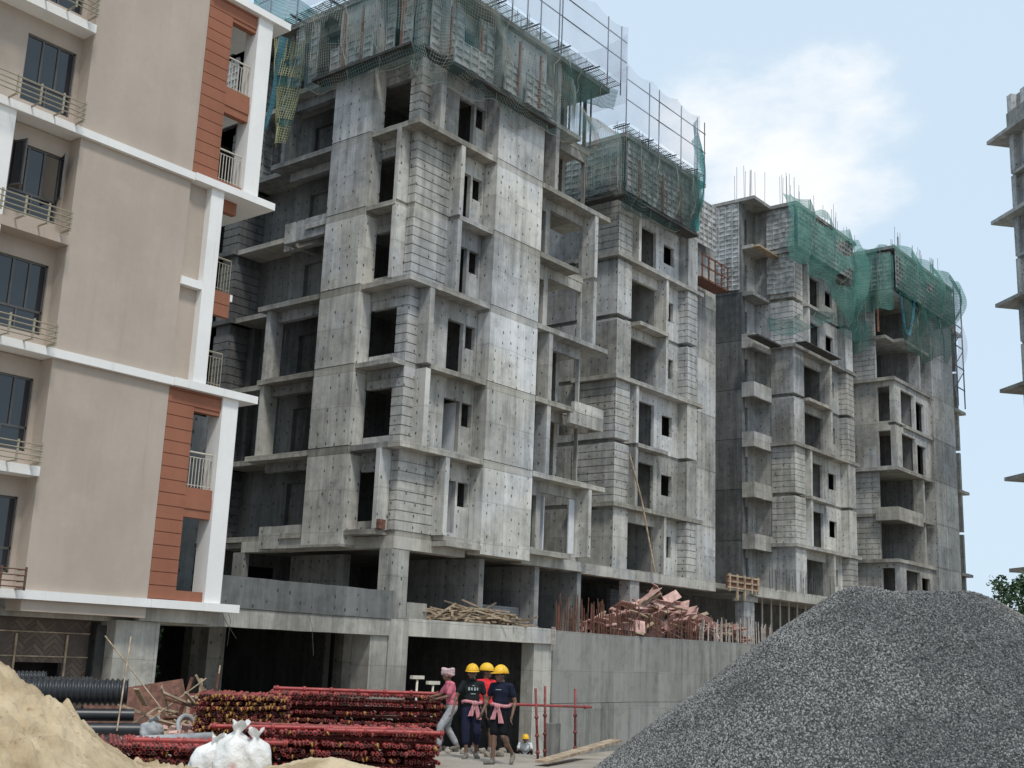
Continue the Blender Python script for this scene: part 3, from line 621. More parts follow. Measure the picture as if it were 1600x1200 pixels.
# ---------- third tower (D)
t3 = thing('concrete_tower', 'third bare concrete tower, ribbed formwork top, green net over right side', 'building', (66, 32, 3))
mid_tower(t3, 64.9, 30.75, 8.6, range(6, 28, 3), 30, 1.2, 1.5)
for z0 in range(6, 28, 3):
    zt = z0+2.8
    B('wall_panel', 'conc_d', t3, (62.6, 63.0, 33.0, 35.4, z0+.012, z0+2.985))
    wall_y('wall', t3, 'conc', 63.0, 64.95, 33.3, 33.5, z0, zt, [(63.15, 63.9, z0+.1, z0+2.1)])
    B('window_mullion', 'rail_w', t3, (63.45, 63.53, 33.28, 33.36, z0+.1, z0+2.1))
    B('floor_slab', 'conc_s', t3, (62.7, 64.9, 32.3, 36, z0-.2, z0)); B('partition', 'conc_d', t3, (63, 66, 35, 35.2, z0, zt))
    if 6 < z0 < 24: B('balcony_parapet', 'beam', t3, (62.58, 64.88, 32.2, 32.38, z0-.5, z0+.38), (62.58, 62.76, 32.38, 33.0, z0-.5, z0+.38))
form_row(t3, (62.5, 35.4, 24.2), (0, -1), 5, .45, 5.7); form_row(t3, (64.8, 32.4, 27.2), (0, -1), 4); form_row(t3, (65.0, 30.35, 27.2), (1, 0), 18)
form_row(t3, (64.8, 32.4, 24.3), (0, -1), 4); B('work_platform', 'wood', t3, (62.2, 65, 31.6, 32.1, 26.6, 26.72)); B('work_platform', 'dark', t3, (61.6, 64.7, 31.4, 32.1, 20.85, 20.95), (64.4, 69.5, 29.7, 30.4, 20.9, 21.0-.06))
B('roof_slab', 'conc_s', t3, (62.4, 65, 32.0, 36, 29.8, 30.0))
rebars(t3, [(62.8, 32.4, 10, 2, 2), (65.2, 31, 10, 1.5, 1), (68.5, 31, 8, 1, 1), (71.5, 31, 10, 1.5, 1)], 30, 2.6, 7)
B('core_wall', 'conc_d', t3, (66, 76, 36, 36.2, 3, 29.8))

# ---------- fourth tower (E)
t4 = thing('concrete_tower', 'fourth bare concrete tower farthest along the row, wrapped in green net', 'building', (80, 31, 3))
for z0 in range(6, 28, 3):
    A = z0 in (9, 12, 21, 24); zt = z0+2.8
    B('floor_slab', 'conc_s', t4, (75.9, 87.2, 29.3, 40, z0-.2, z0))
    if z0 in (9, 15, 21, 27): B('slab_edge', 'conc_s', t4, (75.55, 82.4, 28.65, 29.3, z0-.22, z0), (75.55, 75.9, 29.3, 33.5, z0-.22, z0), (87.05, 89.3, 28.5, 29.6, z0-.2, z0))
    else: B('slab_edge', 'conc_s', t4, (77.3, 82.4, 28.65, 29.3, z0-.2, z0))
    B('wall_panel', 'conc_p', t4, (82.5, 84.7, 28.6, 29.6, z0+.012, z0+2.985)); B('wall_panel', 'conc_p', t4, (84.72, 87.0, 28.6, 29.6, z0+.012, z0+2.985))
    B('end_wall', 'conc', t4, (86.6, 87.0, 29.6, 34, z0, zt)); B('end_column', 'conc', t4, (88.0, 88.35, 28.7, 29.0, z0, zt))
    if A:
        sw = B('wall', 'conc', t4, (76.05, 76.25, 30.1, 34, z0, zt)); strips_x(sw, 'conc', 30.1, 33.6, 76.0, z0, 8)
        B('fin', 'conc_p', t4, (80.6, 80.9, 28.8, 29.5, z0, zt)); wall_y('wall', t4, 'conc', 80.9, 82.5, 29.3, 29.5, z0, zt, [(80.95, 81.7, z0+.1, z0+2.1)])
        B('balcony_wall', 'conc_m', t4, (80.6, 80.8, 29.5, 32, z0, zt), (76.3, 80.6, 32, 32.2, z0, zt))
    else:
        wall_x('wall', t4, 'conc', 28.8, 34, 75.9, 76.15, z0, zt, [(29.15, 30.0, z0+.1, z0+2.45)])
        wall_y('wall', t4, 'conc_p', 75.91, 82.5, 28.81, 29.0, z0, zt, [(77.0, 79.4, z0+.1, z0+2.4), (79.75, 81.3, z0+.1, z0+2.1)])
        B('balcony_wall', 'conc_m', t4, (79.5, 79.7, 29.0, 32, z0, zt), (76.3, 79.5, 32, 32.2, z0, zt))
    if z0 == 12: B('balcony_parapet', 'beam', t4, (75.6, 80.0, 28.66, 28.86, 11.5, 12.35), (75.6, 75.8, 28.86, 30.2, 11.5, 12.35))
    B('partition', 'conc_d', t4, (79.8, 86.5, 31.5, 31.7, z0, zt)); B('rear_wall', 'conc_d', t4, (76.3, 86.5, 38, 38.2, z0, zt), (76.05, 76.25, 34.01, 38, z0, zt))
B('roof_slab', 'conc_s', t4, (75.4, 87.2, 28.3, 40, 29.8, 30.02))
form_row(t4, (75.6, 32.8, 27.1), (0, -1), 9); form_row(t4, (75.6, 32.8, 24.2), (0, -1), 5); form_row(t4, (75.7, 28.35, 27.1), (1, 0), 24)
for y in (30.6, 29.5): B('prop', 'form_or', t4, (75.3, 75.4, y, y+.1, 24.1, 26.6))
st = MB()
for z in (22.6, 24.2, 25.8, 27.4): st.tube([(87.1, 28.4, z), (89.0, 28.4, z)], .05, 5); st.tube([(87.1, 28.4, z), (89.0, 28.4, z+1.5)], .04, 5)
for x in (87.4, 88.9): st.tube([(x, 28.4, 21.2), (x, 28.4, 30.6)], .05, 5)
part('edge_scaffold', st, 'steel', t4)
rebars(t4, [(76, 31, 10, .6, 2), (77.5, 29, 8, 1, .6), (82, 29, 10, 1.4, .6), (84.5, 29, 12, 1.6, .6)], 30, 2.3, 9)

# ---------- far tower at the right edge of the view
t5 = thing('concrete_tower', 'tall bare tower cut by the right edge of the picture', 'building', (82, 22, 0))
e5 = Vector((.6589, .7523, 0)); n5 = Vector((-e5.y, e5.x, 0)); P5 = Vector((81.28, 22.14, 0))   # far corner, face runs back towards the viewer
def b5(name, mat, s0, s1, d0, d1, z0, z1, par=None):
    c = P5 - e5*((s0+s1)/2) - n5*((d0+d1)/2)
    q = MB(); q.obox((c.x, c.y, (z0+z1)/2), e5*((s1-s0)/2), n5*((d1-d0)/2), (0, 0, (z1-z0)/2)); return part(name, q, mat, par or t5)
for i, z0 in enumerate(range(0, 40, 3)):
    z0 -= .2; big = i % 2 == 1
    wl = b5('wall', 'conc_p', 1.2, 9, .25, .6, z0, z0+2.8)
    b5('pier', 'conc_p', 0, .5, 0, .6, z0, z0+2.8); b5('wall', 'conc', .5, 1.2, .45, .7, z0, z0+2.8)
    b5('end_wall', 'conc', 0, .4, .6, 8, z0, z0+2.8)
    if big: b5('slab_edge', 'conc_s', -1.6, 9, -.7, 8, z0-.25, z0)
    else: b5('slab_edge', 'conc_s', .3, 9, -.1, 8, z0-.2, z0)
    if i in (9, 10):
        for j in range(8): b5('panel', 'conc_p', 1.25, 4, .2, .27, z0+.345*j+.012, z0+.345*(j+1)-.012, wl)
    if i in (11, 12): b5('window', 'alu', 1.7, 2.8, .2, .26, z0+.7, z0+2.2)
b5('parapet', 'conc_s', -.1, 9, -.05, 8, 38.8, 40.3)

# ================================================================== PODIUM
pd = thing('podium', 'concrete podium with parapet, pale beams and dark open basement bays', 'podium', (30, 30, 0))
B('parapet', 'conc_d', pd, (21.3, 28.93, 28.06, 28.28, 2.96, 3.87))
B('edge_beam', 'beam', pd, (19.9, 28.9, 28.1, 28.55, 2.42, 2.945)); B('edge_beam', 'beam', pd, (29.87, 38.2, 28.2, 28.7, 2.45, 3.03))
B('floor_slab', 'conc_s', pd, (19.9, 38.2, 28.71, 60, 2.7, 2.99), (38.2, 60, 29.5, 60, 2.7, 2.99), (19.9, 28.9, 28.56, 28.71, 2.6, 2.945))
B('column', 'beam', pd, (28.12, 28.92, 28.2, 29.0, -2, 2.415), (28.93, 29.86, 28.16, 29.1, -2, 2.98))
B('column', 'beam', pd, (37.06, 38.18, 28.36, 28.95, -2, 2.445))
for x, y in ((22.5, 34), (25.8, 33.5), (32.5, 34), (24, 40), (30, 40), (36, 40)): B('column', 'conc', pd, (x, x+.7, y, y+.5, -2, 2.69))
B('basement_wall', 'conc_d', pd, (33.4, 33.7, 36, 46, -2, 2.69), (19.9, 20.1, 28.7, 46, -2, 2.59), (38.4, 38.7, 29.6, 46, -2, 2.69))
wall_y('basement_wall', pd, 'conc_d', 20.1, 38.4, 46, 46.25, -2, 2.69, [(34.2, 35.3, -.2, 2.0)])
B('rear_wall', 'conc_d', pd, (19.9, 41, 44, 44.2, 3, 5.8), (41.2, 90, 35, 35.2, 3, 5.7), (41, 41.2, 35, 44, 3, 5.7))
for i, (a, b_, c_) in enumerate(((21.9, 22.5, 'long'), (22.1, 22.2, 'short'), (25.2, 25.5, 'lone'))): tag(part('loose_wire', MB().tube([(a, 28.03, 2.95), (a+.1, 27.9, 2.6), (b_, 27.95, 2.1-.2*i)], .009, 4), 'steel', None), c_+' loose wire dangling over the podium beam near the beige block', 'wire')
B('floor_beam', 'beam', pd, (41.1, 46.55, 29.9, 30.4, 5.5, 5.96)); B('floor_beam', 'beam', pd, (46.57, 53.9, 29.9, 30.4, 5.5, 5.97)); B('floor_beam', 'beam', pd, (58.2, 72, 30.0, 30.5, 5.55, 6.08))
B('floor_slab', 'conc_s', pd, (41.1, 54, 30.4, 44, 5.7, 5.93)); B('floor_slab', 'conc_s', pd, (54.02, 76, 30.5, 44, 5.75, 6.02))
B('column', 'conc', pd, (46.2, 46.95, 30.0, 30.6, 3, 5.49), (57.6, 58.8, 30.3, 30.8, 3, 5.54)); B('column_head', 'beam', pd, (57.4, 59.0, 30.2, 30.9, 5.25, 5.53))
for i in range(7): B('prop', 'rail_w', pd, (60+i*1.1, 60.07+i*1.1, 31, 31.07, 3, 5.7))
wall_y('block_infill', pd, 'block', 38.5, 40.5, 30.9, 31.1, 3, 5.3, [(38.55, 39.05, 3.2, 5.2)]); B('block_infill', 'block', pd, (35.0, 37.6, 29.6, 29.8, 3, 3.8)); B('block_infill', 'block', pd, (47.6, 52.5, 32, 32.2, 3, 5.2)); B('block_infill', 'beam', pd, (30.5, 31.5, 28.9, 29.1, 3.04, 3.6))
fb = thing('formwork_box', 'brown timber formwork box hung on the slab edge above stacked boards', 'formwork', (56.6, 30, 5.6))
B('board', 'rebar', fb, (54.9, 58.3, 29.8, 29.88, 5.75, 6.45))
for x in (55.0, 55.8, 56.6, 57.4, 58.1): B('stud', 'wood', fb, (x, x+.1, 29.7, 29.79, 5.2 if x in (55.8, 56.6) else 5.6, 6.5))
for z in (5.8, 6.1, 6.4): B('rail', 'wood', fb, (54.9, 58.3, 29.73, 29.8, z-.04, z+.04))
rebars(pd, [(60, 29.9, 40, 9, .3)], 6.05, 1.3, 11)

rw = thing('retaining_wall', 'long grey concrete retaining wall topped with starter bars behind the gravel', 'wall', (45, 29, 0))
def wseg(a, b_, z0, z1, th, nm, mat):
    a, b_ = Vector((*a, 0)), Vector((*b_, 0)); d = (b_-a).normalized(); n = Vector((-d.y, d.x, 0)); q = MB()
    c = (a+b_)/2 + n*th/2; q.obox((c.x, c.y, (z0+z1)/2), (b_-a)/2, n*th/2, (0, 0, (z1-z0)/2)); return part(nm, q, mat, rw)
W0, W1, W2 = (38.22, 28.32), (45.1, 29.05), (57, 28.4)
wseg(W0, W1, .22, 2.98, .35, 'wall_lift', 'conc_w'); wseg(W1, W2, .22, 3.0, .35, 'wall_lift', 'conc_w')
wseg((38.23, 28.26), (45.1, 28.99), -2.2, .2, .4, 'wall_lift', 'conc_w'); wseg((45.1, 28.99), W2, -2.2, .2, .4, 'wall_lift', 'conc_w')
sb = [MB().tube([(0, 0, -.1), (0, .01, 1.35)], .02, 5).mesh('starter_bar', 'rebar'), MB().tube([(0, 0, -.1), (.02, 0, 1.1)], .022, 5).mesh('starter_bar', 'rebar_w')]
rd = random.Random(4)
for i in range(190):
    s = i/189
    if s < .42: t = s/.42; p = Vector((W0[0]+.3+(W1[0]-W0[0]-.3)*t, W0[1]+(W1[1]-W0[1])*t))
    else: t = (s-.42)/.58; p = Vector((W1[0]+(W2[0]-W1[0])*t, W1[1]+(W2[1]-W1[1])*t))
    o = bpy.data.objects.new('starter_bar', sb[1 if s > .68 and rd.random() < .8 else 0]); COL.objects.link(o); o.parent = rw; o.matrix_parent_inverse = Matrix.Translation(-ORG[rw.name])
    o.location = (p.x+rd.uniform(-.08, .08), p.y+rd.choice((.06, .28))+rd.uniform(-.02, .02), 2.98); o.rotation_euler = (rd.uniform(-.05, .05), rd.uniform(-.06, .06), rd.uniform(0, 6)); o.scale.z = rd.uniform(.55, 1.1)
for i, (x, y) in enumerate(((38.0, 28.2), (38.1, 28.2), (37.9, 28.19))): B('starter_bar', 'rebar_w', rw, (x, x+.025, y-.03, y-.005, 2.2, 3.1))

# ================================================================== BOARD AND TIMBER HEAPS
def stick(name, L, wd, th, mat): return MB().box(-L/2, L/2, -wd/2, wd/2, -th/2, th/2).mesh(name, mat)
def heap(name, meshes, n, fx, label, cat, group, seed, tilt=.25):
    r = random.Random(seed)
    for i in range(n):
        x, y, z = fx(r); o = bpy.data.objects.new(name, r.choice(meshes)); COL.objects.link(o)
        o.location = (x, y, z); o.rotation_euler = (r.gauss(0, tilt*1.3), r.gauss(0, tilt), r.gauss(0, .7)); o.scale = (r.uniform(.6, 1.15), r.uniform(.7, 1.2), 1)
        tag(o, label, cat, group)
tm = [stick('timber_batten', 1.8, .08, .05, 'wood'), stick('timber_batten', 1.2, .1, .04, 'wood'), stick('timber_batten', 2.4, .06, .06, 'wood')]
def f1(r):
    x = 31.8+5.8*r.random(); hh = .42*math.exp(-((x-34.2)/1.8)**2)+.22; return (x, 28.75+r.random()*.7, 3.06+hh*r.random())
heap('timber_batten', tm, 95, f1, 'raw timber batten heaped on the pale podium beam', 'timber', 'timber heap on podium edge', 21, .14)
pm = [stick('shuttering_board', 1.7, .6, .03, 'pink'), stick('shuttering_board', 1.3, .3, .03, 'pink'), stick('shuttering_board', 2.0, .16, .04, 'wood'), stick('shuttering_board', 1.1, .8, .025, 'pink')]
def f2(r):
    x = 41.5+14.5*r.random()**.8; hh = 1.75*math.exp(-((x-48.0)/2.6)**2)+.4+.35*(x > 50); return (x, 29.45+r.random()*.9, 3.08+hh*r.random()**.6)
heap('shuttering_board', pm, 150, f2, 'pinkish shuttering board in the heap behind the starter bars', 'board', 'pink board heap on podium', 22, .38)

# ================================================================== NETS AND EDGE SCAFFOLDS
def interp(pts, x):
    for (a, b_), (c, d) in zip(pts, pts[1:]):
        if a <= x <= c: return b_+(d-b_)*(x-a)/(c-a)
    return pts[0][1] if x < pts[0][0] else pts[-1][1]
def net(label, fn, nu, nv, mat, wire=0, backing=None, name='safety_net', cat='net'):
    q = MB().grid(fn, nu, nv)
    if name == 'safety_net':      # torn places
        keep = [f for f in q.f if nz(sum(q.v[i][0]+q.v[i][1] for i in f)/4, q.v[f[0]][2], len(label), .9 if wire else .55) < (.36 if wire else .44)]
        q.mi = [0]*len(keep); q.f = keep
    o = part(name, q, mat, None, True)
    if name == 'safety_net' and nu > 14:
        L_ = lambda t: Vector(fn(*t))+Vector((-.02, -.03, 0))
        rp = MB(); rp.tube([L_((i/30, 1)) for i in range(31)], .012, 5); e_ = part('hem_rope', rp, 'rope' if wire else mat, None); e_.parent = o
        for s_ in ((.12, .37, .63, .88) if wire else (.3, .7)):
            rp = MB(); rp.tube([L_((s_+.02*math.sin(j*1.3), j/10)) for j in range(11)], .011, 5); e_ = part('tie_rope', rp, 'rope', None); e_.parent = o
    if wire:
        md = o.modifiers.new('twine', 'WIREFRAME'); md.thickness = wire; md.use_replace = True; md.use_even_offset = False
        if backing:
            q2 = MB().grid(lambda s, t: Vector(fn(s, t))+Vector((.012, .02, 0)), max(8, nu//4), max(6, nv//4)); b = part('backing_cloth', q2, backing, None, True); b.parent = o
    tag(o, label, cat); return o
# largest tower, front
hem = [(28.3, 22.7), (29, 22.35), (30.5, 22.5), (32.4, 23.0), (34, 22.65), (36.1, 23.05), (36.9, 23.5), (37.6, 23.2), (40.1, 22.9), (41, 23.1)]
def fn(s, t):
    x = 28.25+12.6*s; zh = interp(hem, x)-.45*abs(math.sin(x*1.15))+.25; zt = 27.0-2.3*sst(36.9, 37.7, x); z = zt+(zh-zt)*t
    y = 27.62+.14*nz(x, z, 1, .9)+.10*math.sin(x*2.3+z)+.5*sst(.72, 1, t); 
    return (x+.10*nz(x, z, 5, .8), y-.25*math.sin(math.pi*min(1, t*1.1))*abs(math.sin(x*.75)), z+.14*nz(x, z, 9, 1.2))
net('knotted rope net hanging round the front top of the largest tower', fn, 105, 38, 'twine', .014, 'net_haze')
hemL = [(27.6, 22.45), (28.5, 23.05), (29.4, 22.95), (32.1, 22.95), (33.5, 23.15), (34.4, 23.6)]
def fn(s, t):
    y = 27.6+6.7*s; zh = interp(hemL, y); z = 26.9+(zh-26.9)*t
    return (28.3+.14*nz(y, z, 2, .9)+.3*sst(.75, 1, t)-.22*math.sin(math.pi*min(1, t*1.1))*abs(math.sin(y*.8)), y, z+.14*nz(y, z, 4, 1.1))
net('knotted rope net wrapped round the left side of the largest tower top', fn, 55, 36, 'twine', .014, 'net_haze')
def fn(s, t):
    y = 34.2+(1.7-.9*t)*s+.75*t; z = 25.6-4.3*t+.5*s*(1-t); return (28.35+.22*math.sin(s*5+t*3)+.1*nz(s*4, t*4, 2), y, z)
net('yellowed net tail hanging from the left corner of the largest tower', fn, 16, 42, 'twine_y', .03, 'net_dark')
def fn(s, t):
    y = 35.1+.45*s+.75*t-.5*math.sin(t*2.6)*.2; z = 25.9-3.8*t; return (28.2+.18*math.sin(s*6+t*4), y, z+.1*s)
net('blue net cloth strip dangling beside the yellowed net tail', fn, 8, 30, 'net_blue')
def fn(s, t):
    x = 37.1+3.9*s; return (x, 27.75+.1*math.sin(x*3)+.25*t, 26.75-(1.7-.9*s)*t+.1*nz(x, t, 3, 1.5))
net('dark green cloth under the right end of the largest tower roof', fn, 24, 10, 'net_dark')
# second tower
hemC = [(44.6, 23.2), (45, 22.8), (47.6, 23.1), (49.6, 23.15), (50.9, 23.9), (51.6, 23.5)]
def fn(s, t):
    x = 44.65+6.8*s; zh = interp(hemC, x); z = 26.7+(zh-26.7)*t
    return (x, 29.5+.16*nz(x, z, 3, .8)+.4*sst(.75, 1, t)-.25*abs(math.sin(x*.8))*math.sin(math.pi*t), z+.15*nz(x, z, 6, 1))
net('knotted grey-green net over the front top of the second tower', fn, 56, 30, 'twine_d', .024, 'net_mid')
def fn(s, t):
    y = 29.55+4.2*s; z = 26.4+(23.7+.35*s-26.4)*t; return (44.7-.2*abs(math.sin(y))+.3*sst(.8, 1, t), y, z+.15*nz(y, z, 6, 1))
net('knotted net over the left top face of the second tower', fn, 34, 24, 'twine', .024, 'net_haze')
def fn(s, t):
    x = 51.1+(.5+1.5*math.sin(math.pi*min(1, t*1.15)))*s; z = 29.9-6.2*t-.9*s*(1-t); return (x, 29.5+.2*math.sin(s*7+t*3)+.5*s, z)
net('teal cloth bunched down the right corner of the second tower', fn, 14, 30, 'net_teal')
# third and fourth tower: dense green cloth
hemD = [(61.5, 27.2), (62, 25.9), (63.2, 25.8), (65, 25.9), (67, 25.7), (70, 24.7), (71.6, 23.1), (72.6, 23.6), (74.2, 24.8)]
def fn(s, t):
    x = 61.8+11.8*s; zh = interp(hemD, x); zt = 29.6+.5*min(1, s*4)+.12*math.sin(x*1.5); z = zt+(zh-zt)*t
    return (x-.6*s*t*math.sin(t*2), 30.0+.25*math.sin(x*2.1+.5*math.sin(z))+.25*nz(x, z, 1, .5)-.5*math.sin(math.pi*t), z+.12*math.sin(x*3))
net('green shade cloth draped over the right side of the third tower', fn, 90, 40, 'net_green')
def fn(s, t):
    x = 69.6+4.2*s; z = 25.6-2.6*t*(.7+.5*math.sin(math.pi*s)); return (x, 29.8+.3*math.sin(x*3+z), z)
net('darker green cloth pouch below the shade cloth of the third tower', fn, 30, 20, 'net_dark')
def fn(s, t):
    x = 58+11.5*s; z = 21.55+2.2*sst(.25, .9, s)-.15*math.sin(s*9)-(.35+.75*math.sin(s*math.pi))*t; return (x, 29.75+.6*t*(1-t)+.2*math.sin(x*2), z)
net('thin torn net strip slung across the middle storeys of the third tower', fn, 60, 8, 'net_dark')
def fn(s, t):
    y = 31.2-2.9*s; zt = 29.9+.12*s; z = zt+(25.5-zt)*t; return (75.0+.18*math.sin(y*4+z*.5), y, z+.08*math.sin(y*5))
net('green cloth panel on the left face of the fourth tower', fn, 30, 30, 'net_green')
def fn(s, t):
    y = 32.2-2.3*s; z = 24.9-(1.2+1.2*math.sin(math.pi*s*.9))*t; return (75.0+.3*math.sin(y*3)-.2*t, y, z)
net('dark green swag hanging low on the left face of the fourth tower', fn, 20, 16, 'net_dark')
hemE = [(75, 26.7), (77, 26.5), (78, 26.45), (82.2, 26.1), (85, 26.5), (87.4, 27.3)]
def fn(s, t):
    x = 75+12.2*s; zh = interp(hemE, x); zt = 30.05+.55*s; z = zt+(zh-zt)*t
    return (x, 28.1+.3*math.sin(x*1.7+z*.4)+.3*nz(x, z, 3, .5)-.7*math.sin(math.pi*t), z-.2*math.sin(x*1.3)*t)
net('upper green cloth billowing over the front of the fourth tower', fn, 90, 40, 'net_green')
hemE2 = [(76.4, 24.6), (77.4, 23.2), (80, 22.75), (83.4, 24.1), (85.5, 23.9)]
def fn(s, t):
    x = 76.6+8.8*s; zh = interp(hemE2, x); z = 26.8+(zh-26.8)*t; return (x, 28.25+.22*math.sin(x*2.4+z)-.2*math.sin(math.pi*t), z)
net('lower green cloth sagging beneath the billow on the fourth tower', fn, 60, 26, 'net_dark')
def fn(s, t):
    a = s*math.pi; x = 75.2+2.6*s; return (x, 27.9-.1*math.sin(t*6), 26.2-3.6*math.sin(a*.95)**.8*(1-.35*s)+(1.1*s)+.35*t)
net('blue twisted net swag at the corner of the fourth tower', fn, 30, 6, 'net_blue')
def fn(s, t):
    x = 87+2.2*s*math.sin(math.pi*(.15+.8*t)); return (x, 28.3+.2*math.sin(t*9), 30.4-8.6*t)
net('pale screen flapping on the right edge of the fourth tower', fn, 8, 30, 'net_pale')
# wing behind
def fn(s, t):
    x = 28.7+5*s; return (x, 37.9+.2*math.sin(x*4), 26.6-2.5*t)
net('dark green cloth on the top of the shaded wing', fn, 30, 12, 'net_dark')
def fn(s, t):
    x = 28.3+6*s; return (x, 37.7+.1*math.sin(x*2), 29.6-2.8*t)
net('teal roof screen seen above the shaded wing', fn, 20, 10, 'net_teal')

def edge_scaffold(label, A, D, posts, L, z, ztop, out):
    A = Vector(A); D = Vector(D); O = Vector(out); t = thing('edge_scaffold', label, 'scaffold', (A.x, A.y, z))
    for s in posts: q = MB(); p = A+D*s; q.tube([(p.x, p.y, z-.6), (p.x, p.y, ztop)], .03, 6); part('post', q, 'steel', t)
    for h in (.42, .78): q = MB(); p, p2 = A, A+D*L; q.tube([(p.x, p.y, z+(ztop-z)*h), (p2.x, p2.y, z+(ztop-z)*h)], .026, 6); part('rail', q, 'steel', t)
    s = 0; n = 0
    while s < L-.4:
        e = min(s+2.1, L); q = MB()
        for k_ in range(6): o = O*(.12+.11*k_); p = A+D*s-o; p2 = A+D*e-o; q.tube([(p.x, p.y, z+.02), (p2.x, p2.y, z+.02)], .016, 4)
        for k_ in range(6): u = s+(e-s)*k_/5; p = A+D*u-O*.08; p2 = A+D*u-O*.74; q.tube([(p.x, p.y, z), (p2.x, p2.y, z)], .02, 4)
        part('platform_grating', q, 'steel', t, kind='stuff'); 
        p = A+D*(s+.1); q = MB(); q.tube([(p.x-O.x*.8, p.y-O.y*.8, z-.05), (p.x+O.x*.15, p.y+O.y*.15, z-.05)], .035, 5); part('bracket', q, 'steel', t); s = e+.06
    return t
edge_scaffold('steel edge scaffold and walkway along the front roof of the largest tower', (28.0, 27.42), (1, 0), [1.3, 3.0, 5.0, 5.97, 6.85, 8.1, 8.3, 11.7, 12.75], 13.2, 27.0, 29.75, (0, -1))
edge_scaffold('steel edge scaffold along the left roof side of the largest tower', (28.05, 37.0), (0, -1), [.8, 2.5, 4.5, 7, 9], 9.3, 26.7, 29.6, (-1, 0))
edge_scaffold('steel edge scaffold along the front roof of the second tower', (44.3, 29.45), (1, 0), [0, 2.05, 2.96, 5.1, 6.75, 7.5], 7.6, 27.0, 29.95, (0, -1))
def screen(label, A, D, L, z0, z1, nseg, out):
    def fn(s, t):
        zz = z1-.28*abs(math.sin(s*nseg*math.pi))-(z1-.28*abs(math.sin(s*nseg*math.pi))-z0)*t
        b = .12*math.sin(s*nseg*math.pi)*math.sin(t*math.pi); return (A[0]+D[0]*L*s+out[0]*b, A[1]+D[1]*L*s+out[1]*b, zz)
    net(label, fn, 8*nseg, 10, 'net_pale', name='debris_screen', cat='screen')
screen('pale see-through debris screen on the roof of the largest tower', (28.2, 27.36), (1, 0), 13.0, 27.05, 29.9, 5, (0, -1))
screen('pale see-through debris screen at the right end of the largest tower', (41.2, 27.4), (0, 1), 3.2, 26.2, 29.6, 1, (1, 0))
screen('pale see-through debris screen on the roof of the second tower', (44.2, 29.38), (1, 0), 7.0, 27.05, 30.1, 3, (0, -1))
screen('pale see-through debris screen on the left roof end of the second tower', (44.2, 33.4), (0, -1), 4.0, 27.05, 29.9, 1, (-1, 0))
screen('teal tinted screen on the left roof side of the largest tower', (28.0, 37), (0, -1), 5.0, 26.7, 29.6, 2, (-1, 0))

# open props in the balcony bay below the largest roof
for i, (x, y) in enumerate(((37.9, 28.6), (38.6, 28.6), (39.4, 28.6), (40.2, 28.6), (40.5, 30.0))): B('prop', 'steel', t1, (x, x+.06, y, y+.06, 24.0, 26.75))
po = part('bamboo_pole', MB().tube([(47.8, 29.7, 5.98), (46.9, 29.9, 9.2), (46.0, 30.05, 11.3)], .045, 7), 'wood', None); tag(po, 'long bamboo pole leaning on the second tower', 'pole')
bx = B('plastic_crate', 'rebar', None, (29.1, 29.4, 29.1, 29.3, 6.0, 6.32)); tag(bx, 'small dull red crate on the corner ledge of the largest tower', 'crate')

# ================================================================== GRAVEL AND SAND
def mound(name, cx, cy, w_, h_, n, hf, mat, label, cat, yaw_=0.):
    q = MB(); ca, sa = math.cos(yaw_), math.sin(yaw_)
    def fn(s, t):
        a, b_ = (s-.5)*w_, (t-.5)*h_; x, y = cx+a*ca-b_*sa, cy+a*sa+b_*ca; return (x, y, hf(x, y))
    q.grid(fn, n, int(n*h_/w_)); o = part(name, q, mat, None, True); tag(o, label, cat, kind='stuff'); return o
PK = [(20.45, 8.42, 3.36, .80), (21.11, 6.95, 3.33, .76), (20.57, 5.28, 2.74, .75), (20.85, 7.7, 3.28, .8), (20.81, 2.72, 2.62, .67), (18.17, 9.04, 1.47, .7)]
def ghf(x, y):
    acc = 0
    for a, b_, h, sl in PK:
        d = math.hypot(x-a, y-b_); acc += math.exp(7*(h-sl*(math.sqrt(d*d+.36)-.6)))
    z = math.log(acc)/7 - .04
    z += .05*nz(x, y, 0, .8)+.035*nz(x, y, 1, 2.2)+.02*nz(x, y, 4, 5)
    return max(z, gz(x, y)-.3)
k = MT('crushed_stone'); vo = k.n('ShaderNodeTexVoronoi'); vo.inputs['Scale'].default_value = 24; k.t.links.new(k.pos(), vo.inputs['Vector'])
vc = k.n('ShaderNodeSeparateColor'); k.t.links.new(vo.outputs['Color'], vc.inputs[0])
k.col(k.mix(vc.outputs[0], (.025, .026, .028), (.10, .101, .102))); k.rough(.9); k.bump(vo.outputs['Distance'], 1.0, .04); M['gbase'] = k.m
k = MT('gravel_stone'); rn = k.rnd(); n = k.noise(.8, 4)
at = k.n('ShaderNodeAttribute', attribute_type='INSTANCER', attribute_name='tone')
c = k.mix(k.rng(at.outputs['Fac'], 0, 1, smooth=False), (.045, .045, .043), (.37, .365, .35)); c = k.mix(k.math('MULTIPLY', k.rng(k.noise(.6, 6, off=(3, 1, 0)), .66, .76), .55), c, (.25, .20, .145)); c = k.mix(k.rng(k.noise(.5, 4, off=(6, 7, 0)), .42, .6), c, k.mix(1, c, (.66, .66, .67), 'MULTIPLY'))
k.col(c); k.rough(.85); M['gstone'] = k.m
gr = mound('gravel_pile', 20.2, 6.8, 13, 12.5, 130, ghf, 'gbase', 'big pile of dark grey crushed stone in the right foreground', 'gravel', R(38))
